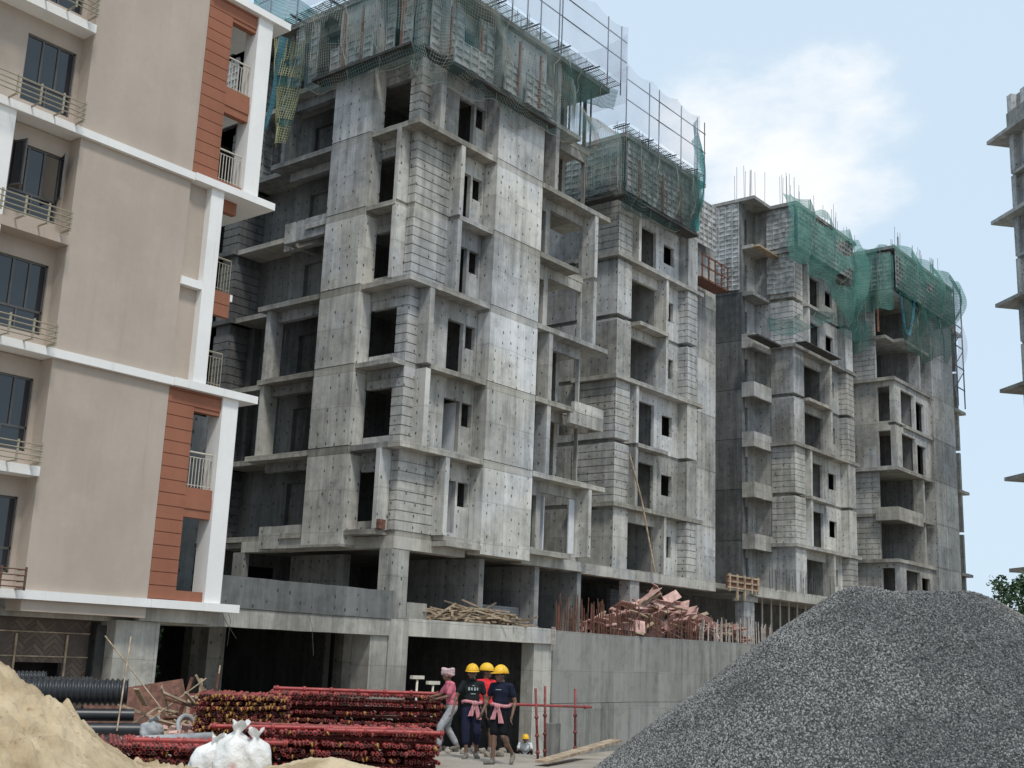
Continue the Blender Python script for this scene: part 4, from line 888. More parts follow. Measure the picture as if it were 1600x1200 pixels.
def stones(o, density, rmin, rmax, mat, seed=0):
    ng = bpy.data.node_groups.new('stones', 'GeometryNodeTree')
    ng.interface.new_socket('Geometry', in_out='INPUT', socket_type='NodeSocketGeometry'); ng.interface.new_socket('Geometry', in_out='OUTPUT', socket_type='NodeSocketGeometry')
    N = ng.nodes.new; Lk = ng.links.new
    gi, go_ = N('NodeGroupInput'), N('NodeGroupOutput'); ds = N('GeometryNodeDistributePointsOnFaces'); ds.inputs['Density'].default_value = density; ds.inputs['Seed'].default_value = seed
    ic = N('GeometryNodeMeshIcoSphere'); ic.inputs['Radius'].default_value = 1; ic.inputs['Subdivisions'].default_value = 1
    sm = N('GeometryNodeSetMaterial'); sm.inputs['Material'].default_value = M[mat]
    tr = N('GeometryNodeTransform'); tr.inputs['Scale'].default_value = (1.25, .85, .62)
    ip = N('GeometryNodeInstanceOnPoints'); rv = N('FunctionNodeRandomValue'); rv.data_type = 'FLOAT_VECTOR'; rv.inputs[1].default_value = (6.28, 6.28, 6.28)
    rs = N('FunctionNodeRandomValue'); rs.data_type = 'FLOAT'; rs.inputs[2].default_value = rmin; rs.inputs[3].default_value = rmax; rs.inputs['Seed'].default_value = 5
    rt = N('FunctionNodeRandomValue'); rt.data_type = 'FLOAT'; rt.inputs['Seed'].default_value = 9
    st_ = N('GeometryNodeStoreNamedAttribute'); st_.data_type = 'FLOAT'; st_.domain = 'INSTANCE'; st_.inputs['Name'].default_value = 'tone'
    jn = N('GeometryNodeJoinGeometry')
    Lk(gi.outputs[0], ds.inputs['Mesh']); Lk(ds.outputs['Points'], ip.inputs['Points']); Lk(ic.outputs['Mesh'], tr.inputs['Geometry']); Lk(tr.outputs[0], sm.inputs['Geometry']); Lk(sm.outputs[0], ip.inputs['Instance'])
    Lk(rv.outputs[0], ip.inputs['Rotation']); Lk(rs.outputs[1], ip.inputs['Scale']); Lk(ip.outputs[0], st_.inputs['Geometry']); Lk(rt.outputs[1], st_.inputs['Value'])
    Lk(gi.outputs[0], jn.inputs[0]); Lk(st_.outputs[0], jn.inputs[0]); Lk(jn.outputs[0], go_.inputs[0])
    md = o.modifiers.new('stones', 'NODES'); md.node_group = ng
stones(gr, 1500, .007, .024, 'gstone')

def sandmat():
    k = MT('builders_sand'); a = k.noise(1.3, 6); b_ = k.noise(14, 6, rough=.7)
    c = k.mix(k.rng(a, .38, .62), (.38, .285, .17), (.55, .435, .285)); c = k.mix(k.rng(b_, .55, .75), c, (.25, .175, .10)); c = k.mix(k.rng(k.noise(.9, 4, off=(5, 2, 2)), .5, .62), c, k.mix(1, c, (.72, .68, .62), 'MULTIPLY')); k.col(c); k.rough(.97); k.bump(b_, .7, .03); return k.m
M['sand'] = sandmat()
def shf(x, y):
    # ridge climbing to the left of the view
    d = math.hypot(x-4.99, y-10.79); z = 2.04-.68*(math.sqrt(d*d+.1)-.3)
    d2 = math.hypot(x-8.2, y-11.55); z = max(z, .60-.5*(math.sqrt(d2*d2+.2)-.45))
    f = sst(.4, 1.4, 2.3-z)
    cl = .25+.75*sst(-.25, .2, nz(x, y, 8, .9)); lump = .10*nz(x, y, 0, 1.7)+cl*(.11*abs(nz(x, y, 2, 4.5))+.10*max(0, nz(x, y, 5, 8))+.065*nz(x, y, 7, 15))+.022*nz(x, y, 7, 21)
    return max(z+lump, gz(x, y)-.2)
mound('sand_pile', 6.2, 11.3, 9, 9, 300, shf, 'sand', 'lumpy heap of yellow building sand in the left foreground', 'sand', R(40))
def shf2(x, y):
    d = math.hypot((x-11.75), (y-12.45)); return max(.47-.32*(math.sqrt(d*d+.12)-.35)+.05*nz(x, y, 0, 2.5)+.03*nz(x, y, 3, 7)+.02*nz(x, y, 3, 15), -.2)
mound('sand_pile', 11.75, 12.45, 3.4, 3.4, 110, shf2, 'sand', 'small pale sand heap in front of the red pipe stacks', 'sand')

# ================================================================== RED SCAFFOLD PIPE STACKS
def pipe_mesh(L, endmat, body='red_p', r=.026, cups=(.12, .42, .72), n=8, blade=False):
    q = MB(); q.tube([(0, 0, 0), (0, L, 0)], r, n, caps=False)
    q.cur = 0
    for c in cups:
        y = L*c; q.tube([(0, y-.03, 0), (0, y-.02, 0), (0, y+.02, 0), (0, y+.03, 0)], [r, r*1.55, r*1.55, r], n, caps=False)
    for y, sg in ((0, -1), (L, 1)):
        q.cur = 1
        if blade:      # forged ledger blade
            q.obox((0, y+.012*sg, -.012), (.013, 0, 0), (0, .03, 0), (0, 0, .034)); q.obox((0, y-.03*sg, 0), (.028, 0, 0), (0, .02, 0), (0, 0, .028))
        else:
            q.tube([(0, y-.05*sg, 0), (0, y-.05*sg+.001*sg, 0), (0, y+.004*sg, 0)], [r*.9, r*1.3, r*1.22], n, caps=False)
            q.tube([(0, y+.004*sg, 0), (0, y+.0045*sg, 0)], [r*1.22, r*.85], n, caps=False)
            q.cur = 2; q.tube([(0, y+.002*sg, 0), (0, y-.02*sg, 0)], r*.88, n, caps=True)
    return q.mesh('scaffold_pipe', [body, endmat, 'hole'], True)
PMS = [pipe_mesh(1.9, 'red_p'), pipe_mesh(1.9, 'red_d', 'red_d'), pipe_mesh(1.9, 'yel', 'red_d', blade=True), pipe_mesh(1.9, 'red_d', 'red_p', .026, (.06, .35, .65, .93), blade=True)]
LONG = pipe_mesh(3.0, 'red_p', 'red_p', .028, (.02, .18, .34, .5, .66, .82, .98)); LONG2 = pipe_mesh(2.2, 'red_d', 'red_d', .028, (.05, .3, .55, .8))
NPIPE = [0]
def stack(L0, L1, z0, layers, pitch, sp, label, group, seed, single=True, depth_tilt=0., wts=(4, 4, 2, 2), bearers=True, blabel=None):
    r = random.Random(seed); a = Vector((*L0, 0)); b_ = Vector((*L1, 0)); L = (b_-a).length; d = (b_-a)/L; bk = Vector((-d.y, d.x, 0))
    if bk.dot(Vector((1, 1, 0))) < 0: bk = -bk
    ang = math.atan2(bk.y, bk.x)-math.pi/2; n = int(L/sp); stuffq = []
    for ly in range(layers):
        sh = r.uniform(-.12, .12); tw = r.uniform(-.02, .02); sag = r.uniform(.0, .05); wv = r.uniform(.5, 1.5); big = r.random() < .3
        for i in range(n):
            if r.random() < .04: continue
            s = (i+.5)*sp; p = a+d*(s+sh*.3)+bk*(r.gauss(0, .06)+sh); z = z0+ly*pitch+.028+r.uniform(0, .026)+sag*math.sin(s*wv+ly)
            me = r.choices(PMS, wts)[0]
            rot = Euler((depth_tilt+r.gauss(0, .006), r.gauss(0, .35), ang+r.gauss(0, .012)+tw))
            if single and NPIPE[0] < 300:
                o = bpy.data.objects.new('scaffold_pipe', me); COL.objects.link(o); o.location = (p.x, p.y, z); o.rotation_euler = rot; tag(o, label, 'pipe', group); NPIPE[0] += 1
            else: stuffq.append((me, Matrix.Translation((p.x, p.y, z)) @ rot.to_matrix().to_4x4()))
        if bearers and ly < layers-1 or (bearers and single):
            for off in (.42, 1.3):
                me = LONG2; s0 = 0
                while s0 < .01:
                    p = a+d*s0+bk*(off+r.uniform(-.05, .05)); o = bpy.data.objects.new('scaffold_pipe', me); COL.objects.link(o); o.scale.y = L/2.2*.98
                    o.location = (p.x, p.y, z0+ly*pitch+.085+r.uniform(0, .015)); o.rotation_euler = (r.gauss(0, .01), 0, math.atan2(d.y, d.x)-math.pi/2+r.gauss(0, .03)); tag(o, blabel, 'pipe', group+' bearers'); s0 += 2.15
    if stuffq:
        bm = bmesh.new()
        for me, mt_ in stuffq: 
            nb = len(bm.verts); bm.from_mesh(me); bm.verts.ensure_lookup_table()
            off = {PMS[0].name: 0, PMS[1].name: 3, PMS[2].name: 6, PMS[3].name: 9}
            for v in bm.verts[nb:]: v.co = mt_ @ v.co
        me2 = bpy.data.meshes.new('scaffold_pipes'); 
        k_ = 0; bm.faces.ensure_lookup_table()
        for me, _ in stuffq:
            body = {'red_primer_pipe': 0, 'dull_red_pipe': 1}[me.materials[0].name]; en = {'red_primer_pipe': 0, 'dull_red_pipe': 1, 'yellow_pipe_end': 2}[me.materials[1].name]
            for pl in me.polygons: bm.faces[k_].material_index = (body, en, 3)[pl.material_index]; k_ += 1
        bm.to_mesh(me2); bm.free()
        for mm in ('red_p', 'red_d', 'yel', 'hole'): me2.materials.append(M[mm])
        o = link('scaffold_pipes', me2); tag(o, label.replace('pipe end', 'pipe ends'), 'pipes', kind='stuff')
stack((12.75, 15.75), (15.35, 13.55), .0, 5, .135, .066, 'red scaffold pipe in the front stack before the workers', 'front stack of red scaffold pipes', 31, True, 0, blabel='red cross pipe between layers of the front stack', wts=(5, 4, 1, 3))
stack((16.35, 19.2), (19.0, 16.75), .02, 7, .155, .068, 'red scaffold pipes in the tall layered rear stack', 'rear stack', 32, False, 0, blabel='red cross pipe between layers of the tall rear stack', wts=(5, 5, 1, 3))
stack((10.6, 16.3), (12.85, 14.9), -.02, 4, .125, .066, 'red scaffold pipes in the low stack beside the sand heap', 'low left stack', 33, False, .0, (3, 5, 1, 1), blabel='red cross pipe on the low stack beside the sand heap')
stack((14.95, 19.6), (16.3, 18.35), .02, 15, .062, .058, 'dense block of yellow-ended red pipes left of the rear stack', 'yellow-ended block', 34, False, 0, (1, 4, 4, 1), bearers=False)
for i, (p0, p1, lb) in enumerate((((12.75, 16.3, .62), (14.9, 14.3, .66), 'long bright red pipe lying across the front stack top'), ((10.85, 15.75, .50), (13.0, 14.7, .46), 'long red pipe lying across the low stack near the sacks'), ((16.6, 19.3, 1.10), (19.1, 17.0, 1.10), 'long red pipe lying along the rear stack front edge'),
                                  ((13.9, 14.85, .63), (15.4, 13.6, .63), 'red pipe lying along the front edge of the front stack'))):
    a, b_ = Vector(p0), Vector(p1); dd = b_-a; q = LONG.copy(); o = bpy.data.objects.new('scaffold_pipe', q); COL.objects.link(o); o.location = a; o.rotation_euler = dd.to_track_quat('Y', 'Z').to_euler(); o.scale = (1.25, dd.length/3.0, 1.25); tag(o, lb, 'pipe')
# grey concrete-crusted pipe
o = part('pipe', MB().tube([(11.9, 17.6, .28), (13.6, 17.3, .34)], .10, 12), 'tarp', None, True); tag(o, 'grey crusted pipe lying behind the low red stack', 'pipe')

# ================================================================== BLACK PIPES
def corr(label, p0, p1, r, pitch, smooth_=False):
    a, b_ = Vector(p0), Vector(p1); L = (b_-a).length; n = int(L/pitch)*4; pts = []; rs = []
    for i in range(n+1):
        pts.append(a+(b_-a)*i/n); rs.append(r*(1 if (i % 4) in (0, 1) else .86) if not smooth_ else r)
    q = MB(); q.tube(pts, rs, 20, caps=False); q.tube([pts[-1], pts[-1]-(b_-a).normalized()*.5], r*.8, 20, caps=True)
    o = part('drain_pipe', q, 'black_pl', None, True); tag(o, label, 'pipe'); return o
corr('thick black corrugated drain pipe on top beside the sand', (12.5, 23.0, .86), (14.75, 21.6, .90), .27, .105)
corr('smaller black corrugated pipe behind the thick one', (12.4, 24.6, 1.06), (14.0, 23.4, 1.09), .15, .08)
corr('shorter black corrugated pipe end beside the mat screen', (13.6, 24.4, .95), (15.0, 23.2, 1.0), .15, .08)
corr('smooth black pipe under the thick corrugated pipe', (12.6, 22.6, .44), (14.75, 21.3, .47), .12, .2, True)
corr('lowest smooth black pipe in the drain pipe pile', (12.6, 22.2, .18), (14.7, 21.0, .20), .14, .2, True)
corr('grey-black ribbed pipe on the ground near the bag', (12.6, 20.7, .08), (14.3, 19.7, .10), .11, .06)

# ================================================================== SACKS
def sack(label, loc, r, h, lean, seed, neck=(0, 0)):
    r *= .84; h *= .90
    rd_ = random.Random(seed); q = MB(); nu, nv = 28, 30
    def fn(s, t):
        a = s*2*math.pi; z = t*h
        if t < .68: rad = r*(.80+.32*math.sin(math.pi*min(1, t/.68)*.9)**.7)
        elif t < .84: rad = r*(1.0-.82*sst(.66, .84, t))
        else: rad = r*(.18+.38*sst(.84, 1, t)*(.6+.4*abs(math.sin(a*2.5))))
        wr = 1+.07*math.sin(a*5+t*9+seed)+.10*nz(math.cos(a)*1.5, math.sin(a)*1.5, t*3+seed, 1.6)+.05*nz(math.cos(a)*4, math.sin(a)*4, t*7+seed, 1.5)
        zz = z*(1+.05*math.sin(a*3+seed)); ln = t*t
        return (loc[0]+rad*wr*math.cos(a)*1.0+lean[0]*ln, loc[1]+rad*wr*math.sin(a)+lean[1]*ln, loc[2]+zz)
    q.grid(fn, nu, nv); o = part('sack', q, M['sackm'], None, True); md = o.modifiers.new('sub', 'SUBSURF'); md.levels = 1; md.render_levels = 1
    tag(o, label, 'sack'); return o
k = MT('woven_sack_plastic'); n = k.noise(2.2, 4, k.obj()); c = k.mix(k.rng(k.noise(1.7, 3, k.obj(), off=(2, 4, 1)), .60, .70), k.mix(k.rng(n, .4, .6), (.66, .65, .63), (.78, .77, .75)), (.66, .40, .39)); k.col(c); k.rough(.6); k.bump(k.noise(7, 5, k.obj()), .7, .06); M['sackm'] = k.m
sack('left white woven sack leaning on the middle sack', (11.10, 14.28, .0), .25, .74, (.14, -.14), 1)
sack('middle white woven sack with the tallest tied neck', (11.32, 13.97, .02), .28, .92, (.10, -.05), 2)
sack('right white woven sack with faded pink print', (11.57, 13.72, .02), .25, .82, (-.02, .02), 3)

# ================================================================== DEBRIS AT LEFT
def plank(label, p0, p1, wd, th, mat, name='plank', cat='plank', roll=0.):
    a, b_ = Vector(p0), Vector(p1); d = b_-a; q = MB().box(-wd/2, wd/2, 0, d.length, -th/2, th/2); o = part(name, q, mat, None); o.location = a
    o.rotation_euler = (d.to_track_quat('Y', 'Z').to_matrix() @ Matrix.Rotation(roll, 3, 'Y')).to_euler(); return tag(o, label, cat)
plank('big brown plywood sheet leaning behind the black pipes', (15.4, 24.0, .15), (17.3, 23.0, .55), 1.3, .03, 'rebar', 'plywood_sheet', 'board', 1.1)
plank('reddish plywood sheet standing near the vine column', (17.4, 23.6, .1), (18.2, 23.1, .1), 1.4, .03, 'red_d', 'plywood_sheet', 'board', 1.45)
plank('pale sheet edge standing behind the debris', (18.2, 23.1, .1), (18.35, 23.0, .1), 1.4, .04, 'plaster_in', 'plywood_sheet', 'board', 1.5)
dm = [stick('debris_batten', 1.5, .06, .05, 'wood'), stick('debris_batten', 1.1, .08, .04, 'rebar'), stick('debris_batten', .8, .12, .03, 'wood')]
def f3(r): return (15.3+2.6*r.random(), 21.2+1.4*r.random(), .1+.75*r.random()**1.6)
heap('debris_batten', dm, 46, f3, 'broken timber batten in the debris heap near the vine column', 'timber', 'debris heap by the drain pipes', 41, .6)
bm_ = [MB().box(-.11, .11, -.055, .055, -.035, .035).mesh('broken_brick', 'pink'), MB().box(-.08, .08, -.055, .055, -.04, .04).mesh('broken_brick', 'wood')]
def f4(r): return (15.0+1.6*r.random(), 20.2+1.2*r.random(), .03+.22*r.random())
heap('broken_brick', bm_, 60, f4, 'loose broken brick scattered left of the yellow-ended block', 'brick', 'brick rubble', 42, .5)
for i, (p0, p1, lb) in enumerate((((14.2, 21.0, .2), (14.9, 21.9, 2.0), 'thin bamboo stake rising from the black pipes'), ((16.4, 22.2, .2), (15.4, 23.6, 2.0), 'long bamboo stake slanting over the debris heap'), ((16.9, 21.6, .1), (17.8, 22.6, 1.45), 'bamboo stick leaning before the dark basement opening'), ((15.6, 22.0, .3), (16.6, 21.5, 1.2), 'weathered pole crossing the middle of the debris'))):
    o = part('bamboo_stake', MB().tube([p0, p1], .016, 6), 'wood', None); tag(o, lb, 'stake')
sack('grey plastic bag slumped in front of the black pipes', (14.9, 20.9, 0), .26, .5, (.05, 0), 7).data.materials[0] = M['tarp']
q = MB(); q.tube([(15.55+.22*math.cos(a), 20.6+.10*math.sin(a), .26+.22*math.sin(a)) for a in [i*math.pi/10 for i in range(20)]]+[(15.77, 20.6, .26)], .05, 8); tag(part('hose_coil', q, 'tarp', None, True), 'coiled grey hose propped in the debris heap', 'hose')
# rubble stones near the walkers
rm = []
for i in range(4):
    q = MB(); q.ell((0, 0, 0), (1, .8, .6), None, 9, 6); q.v = [tuple(Vector(v)*(1+.3*nz(v[0]*2, v[1]*2, v[2]*2+i*7))) for v in q.v]; rm.append(q.mesh('rubble_stone', 'ground'))
r_ = random.Random(9)
for i in range(70):
    o = bpy.data.objects.new('rubble_stone', r_.choice(rm)); COL.objects.link(o); x = 18.5+7*r_.random(); y = 15.6+ .75*(x-18.5)+r_.uniform(-.7, 1.0); s = r_.uniform(.03, .11)
    o.location = (x, y, gz(x, y)+s*.35); o.scale = (s, s, s); o.rotation_euler = (r_.random()*6, r_.random()*6, r_.random()*6); tag(o, 'pale rubble lump on the ground behind the workers', 'rubble', 'rubble behind the workers')

# ================================================================== RED SCAFFOLD BARRIER AND PLANK
sf = thing('scaffold_barrier', 'red tube scaffold barrier with three posts beside the basement opening', 'barrier', (20, 14.8, 0))
for nm, p0, p1 in (('post', (19.35, 14.62, -.05), (19.25, 14.66, 1.32)), ('post', (19.75, 14.75, -.05), (19.72, 14.78, 1.36)), ('post', (21.2, 15.05, -.05), (21.2, 15.1, 1.30)), ('rail', (18.3, 14.9, 1.02), (21.6, 14.95, .93))):
    q = MB(); a, b_ = Vector(p0), Vector(p1); q.tube([a, b_], .026, 8)
    for t in ((.12, .35, .6) if nm == 'post' else (.05, .93)): c = a.lerp(b_, t); d = (b_-a).normalized()*.03; q.tube([c-d, c-d*.7, c+d*.7, c+d], [.026, .042, .042, .026], 8)
    part(nm, q, 'red_d' if nm == 'post' else 'red_p', sf, True)
plank('long timber plank lying at the foot of the gravel pile', (18.05, 13.55, .08), (21.9, 14.5, .28), .26, .05, 'wood')
o = B('broken_block', 'conc_w', None, (20.15, 20.45, 14.9, 15.1, -.05, .62)); tag(o, 'grey concrete block stub standing by the red barrier', 'block')
for i, (x, y) in enumerate(((27.0, 25.0), (27.6, 24.9))):
    tq = thing('steel_prop', ('left', 'right')[i]+' pale steel prop with a flat head in the basement opening', 'prop', (x, y, -1.7))
    part('tube', MB().tube([(x, y, -1.7), (x, y, 1.15-.15*i)], .035, 7), 'rail_w', tq, True); B('head', 'rail_w', tq, (x-.25, x+.25, y-.06, y+.06, 1.15-.15*i, 1.25-.15*i))

# ================================================================== WORKERS
def remesh(o, vox, sm=4):
    m_ = o.modifiers.new('skin', 'REMESH'); m_.mode = 'VOXEL'; m_.voxel_size = vox; m_.use_smooth_shade = True
    s_ = o.modifiers.new('soft', 'SMOOTH'); s_.factor = .5; s_.iterations = sm
FACE = R(-51)
def V3(*a): return Vector(a)
def person(label, loc, turn, J, shirt, pants, plen, head='helmet', towel=None, sleeve=.55, headturn=0., sc=1., beard=False, logo=None, shoes='shoe'):
    root = bpy.data.objects.new('person', None); root.empty_display_size = .2; COL.objects.link(root); tag(root, label, 'person')
    root.location = loc; root.rotation_euler = (0, 0, FACE+turn); root.scale = (sc, sc, sc)
    def ch(name, q, mat, vox=None, sm=4, par=None):
        o = bpy.data.objects.new(name, q.mesh(name, mat, True)); COL.objects.link(o); o.parent = par or root
        if vox: remesh(o, vox, sm)
        return o
    pe, chs, ne, hd = J['pelvis'], J['chest'], J['neck'], J['head']
    b = MB()
    b.ell(pe, (.14, .10, .11)); b.ell((pe+chs)/2, (.115, .085, .18)); b.ell(chs, (.142, .092, .15)); b.cap(chs+V3(0, 0, .1), ne, .07, .055); b.cap(ne-V3(0, 0, .02), hd, .052, .055)
    Rm = Matrix.Rotation(headturn, 3, 'Z')
    b.ell(hd+Rm @ V3(0, .005, .02), (.074, .092, .105), Rm); b.ell(hd+Rm @ V3(0, -.025, -.055), (.055, .062, .06), Rm)   # skull, jaw
    b.ell(hd+Rm @ V3(0, -.098, -.015), (.015, .02, .026), Rm); b.ell(hd+Rm @ V3(0, -.085, -.06), (.027, .013, .011), Rm)      # nose, lips
    for s in (-1, 1): b.ell(hd+Rm @ V3(s*.078, .01, -.005), (.012, .022, .032), Rm); b.ell(hd+Rm @ V3(s*.032, -.082, .028), (.022, .012, .008), Rm)
    for sd_ in ('L', 'R'):
        sh, el, wr, hp, kn, an, toe = [J[x+sd_] for x in ('sh', 'el', 'wr', 'hp', 'kn', 'an', 'to')]
        b.cap(chs+(sh-chs)*.5+V3(0, 0, .07), sh, .06, .056); b.cap(sh, el, .048, .038); b.cap(el, wr, .037, .024)
        b.ell(el.lerp(wr, .25), (.04, .04, .06), (wr-el).to_track_quat('Z', 'Y').to_matrix())
        b.cap(hp, kn, .082, .054); b.cap(kn, an, .052, .034); b.ell(kn.lerp(an, .3)+V3(0, .015, 0), (.052, .055, .11)); b.cap(an, an+V3(0, .02, -.03), .034, .036)
        b.cap(an+V3(0, .02, -.045), toe, .036, .03)
        # hand: palm, four fingers with a bend, thumb from the side of the palm
        d = (wr-el).normalized(); fwd = V3(0, -1, 0); fwd = (fwd-d*fwd.dot(d)).normalized(); side = d.cross(fwd)
        pc = wr+d*.05; Mr = Matrix((side, fwd, d)).transposed(); b.ell(pc, (.018, .04, .052), Mr)
        for i, (o_, ln) in enumerate(((-.028, .062), (-.009, .074), (.010, .070), (.028, .055))):
            k0 = pc+d*.042+fwd*o_; k1 = k0+d*ln*.5+side*(.012 if sd_ == 'L' else -.012); k2 = k1+d*ln*.42+side*(.03 if sd_ == 'L' else -.03)
            b.cap(k0, k1, .0105, .0098, 7); b.cap(k1, k2, .0098, .008, 7)
        t0_ = pc-d*.02+fwd*.032; t1_ = t0_+fwd*.026+d*.03; b.cap(t0_, t1_, .014, .0115, 7); b.cap(t1_, t1_+d*.03+fwd*.004, .0115, .009, 7)
    body = ch('body', b, 'skin', .0095, 3)
    for s in (-1, 1):
        e = MB(); e.ell(hd+Rm @ V3(s*.031, -.079, .008), (.012, .01, .007), Rm, 8, 6); ch('eye', e, 'hair', par=body)
    # hair
    h = MB(); h.ell(hd+Rm @ V3(0, .015, .03), (.080, .094, .102), Rm)
    if beard: h.ell(hd+Rm @ V3(0, -.045, -.088), (.048, .048, .034), Rm); h.ell(hd+Rm @ V3(0, -.094, -.045), (.026, .012, .006), Rm)
    h.v = [v if beard and (Vector(v)-hd).z < -.03 else ((Vector(v)-hd).dot(Rm @ V3(0, -1, 0)) < .05 and v or tuple(hd+(Vector(v)-hd)*.8)) for v in h.v]
    ch('hair', h, 'hair', .009, 2)
    # shirt
    c = MB(); c.ell(pe+V3(0, 0, .06), (.172, .125, .12)); c.ell((pe+chs)/2+V3(0, 0, .02), (.148, .115, .2)); c.ell(chs+V3(0, 0, .02), (.168, .118, .165)); c.cap(chs+V3(0, 0, .10), ne-V3(0, 0, .035), .085, .066)
    for sd_ in ('L', 'R'):
        sh, el = J['sh'+sd_], J['el'+sd_]; c.cap(chs+(sh-chs)*.4+V3(0, 0, .085), sh+V3(0, 0, .005), .060, .060); c.cap(sh, sh.lerp(el, sleeve), .059, .062)
    c.v = [tuple(Vector(v)+V3(0, 0, 0)+Vector((nz(v[0], v[1], v[2], 14), nz(v[1], v[2], v[0]+3, 14), 0))*.008) for v in c.v]
    so_ = ch('shirt', c, shirt, .011, 3)
    if logo:
        for (x, z, w2, h2) in logo:
            lg = MB(); lg.grid(lambda s, t: (x+(s-.5)*w2, chs.y-.128+.03*((x+(s-.5)*w2)/.15)**2*2, chs.z+z+(t-.5)*h2), 6, 2); ch('shirt_print', lg, 'print', par=so_)
    # trousers or shorts
    c = MB(); c.ell(pe-V3(0, 0, .01), (.172, .128, .125))
    for sd_ in ('L', 'R'):
        hp, kn, an = J['hp'+sd_], J['kn'+sd_], J['an'+sd_]
        if plen <= 1: c.cap(hp, hp.lerp(kn, plen), .102, .092)
        else: c.cap(hp, kn, .100, .080); c.cap(kn, kn.lerp(an, plen-1), .078, .068)
    c.v = [tuple(Vector(v)+Vector((nz(v[0], v[1], v[2], 12), nz(v[1], v[2], v[0]+3, 12), 0))*.010) for v in c.v]
    ch('trousers', c, pants, .011, 3)
    for sd_ in ('L', 'R'):
        an, toe = J['an'+sd_], J['to'+sd_]; f_ = MB(); f_.cap(an+V3(0, .03, -.05), toe+V3(0, -.01, 0), .046, .040); 
        if shoes == 'shoe': f_.cap(an+V3(0, .012, -.035), an+V3(0, .005, .0), .05, .046)
        if shoes: ch('shoe', f_, shoes, .01, 2)
    hh = hd+V3(0, .01, .058)
    if head == 'helmet':
        q = MB(); nu, nv = 24, 9
        def dome(s, t):
            a = s*2*math.pi; th = t*math.pi*.5; rr_ = math.sin(th); rib = 1+.03*(abs(math.sin(a)) < .35)*rr_
            return hh+Rm @ V3(.122*rr_*math.cos(a), .146*rr_*math.sin(a), -.005+.138*math.cos(th)*rib)
        q.grid(dome, nu, nv)
        def brim(s, t):
            a = s*2*math.pi; fr = max(0, -math.sin(a)); e = t*(.018+.05*fr**2)
            return hh+Rm @ V3((.122+e)*math.cos(a), (.146+e)*math.sin(a), -.005-.25*e)
        q.grid(brim, nu, 2); o = ch('helmet', q, 'helmet'); sm = o.modifiers.new('thick', 'SOLIDIFY'); sm.thickness = .005
        r2 = MB(); r2.tube([tuple(hh+Rm @ V3(0, .142*math.cos(a), .139*math.sin(a)-.004)) for a in [math.pi*(.1+.8*i/10) for i in range(11)]], .012, 6); ch('ridge', r2, 'helmet', par=o)
    elif head == 'scarf':
        q = MB(); q.ell(hh+V3(0, .01, -.005), (.105, .125, .10)); 
        for i in range(4): a = .5*i; q.tube([tuple(hh+V3(.112*math.cos(t+a), .125*math.sin(t+a), -.02+.03*i-.02*math.sin(t*2))) for t in [2*math.pi*j/14 for j in range(15)]], .026, 7)
        q.ell(hh+V3(.06, .08, .02), (.05, .05, .05)); ch('head_scarf', q, 'f_scarf', .012, 2)
    if towel:
        q = MB(); q.tube([tuple(pe+V3(.178*math.cos(t), .132*math.sin(t), .115+.015*math.sin(2*t))) for t in [2*math.pi*j/20 for j in range(21)]], .032, 8)
        kx = towel; q.ell(pe+V3(kx, -.15, .10), (.06, .045, .05))
        for dx, ln in ((-.05, .24), (.055, .30)):
            q.add([pe+V3(kx+dx*.3-.025, -.155, .10), pe+V3(kx+dx*.3+.025, -.165, .10), pe+V3(kx+dx*1.6+.055, -.17, .10-ln), pe+V3(kx+dx*1.6-.05, -.16, .10-ln),
                   pe+V3(kx+dx*.3-.025, -.12, .10), pe+V3(kx+dx*.3+.025, -.12, .10), pe+V3(kx+dx*1.6+.055, -.13, .10-ln), pe+V3(kx+dx*1.6-.05, -.125, .10-ln)],
                  [(0, 1, 2, 3), (7, 6, 5, 4), (0, 4, 5, 1), (1, 5, 6, 2), (2, 6, 7, 3), (3, 7, 4, 0)])
        ch('waist_towel', q, 'f_towel', .010, 2)
    return root
def joints(**o):
    j = dict(pelvis=V3(0, 0, .92), chest=V3(0, 0, 1.25), neck=V3(0, -.005, 1.46), head=V3(0, -.02, 1.565),
             shL=V3(-.172, 0, 1.37), elL=V3(-.25, .01, 1.10), wrL=V3(-.26, -.06, .86), shR=V3(.172, 0, 1.37), elR=V3(.25, .01, 1.10), wrR=V3(.26, -.06, .86),
             hpL=V3(-.09, 0, .88), knL=V3(-.10, -.02, .48), anL=V3(-.10, .03, .09), toL=V3(-.12, -.12, .035), hpR=V3(.09, 0, .88), knR=V3(.10, -.02, .48), anR=V3(.10, .03, .09), toR=V3(.12, -.12, .035))
    j.update(o); return j
def onS(x, y): return (x, y, gz(x, y)+.02*0)
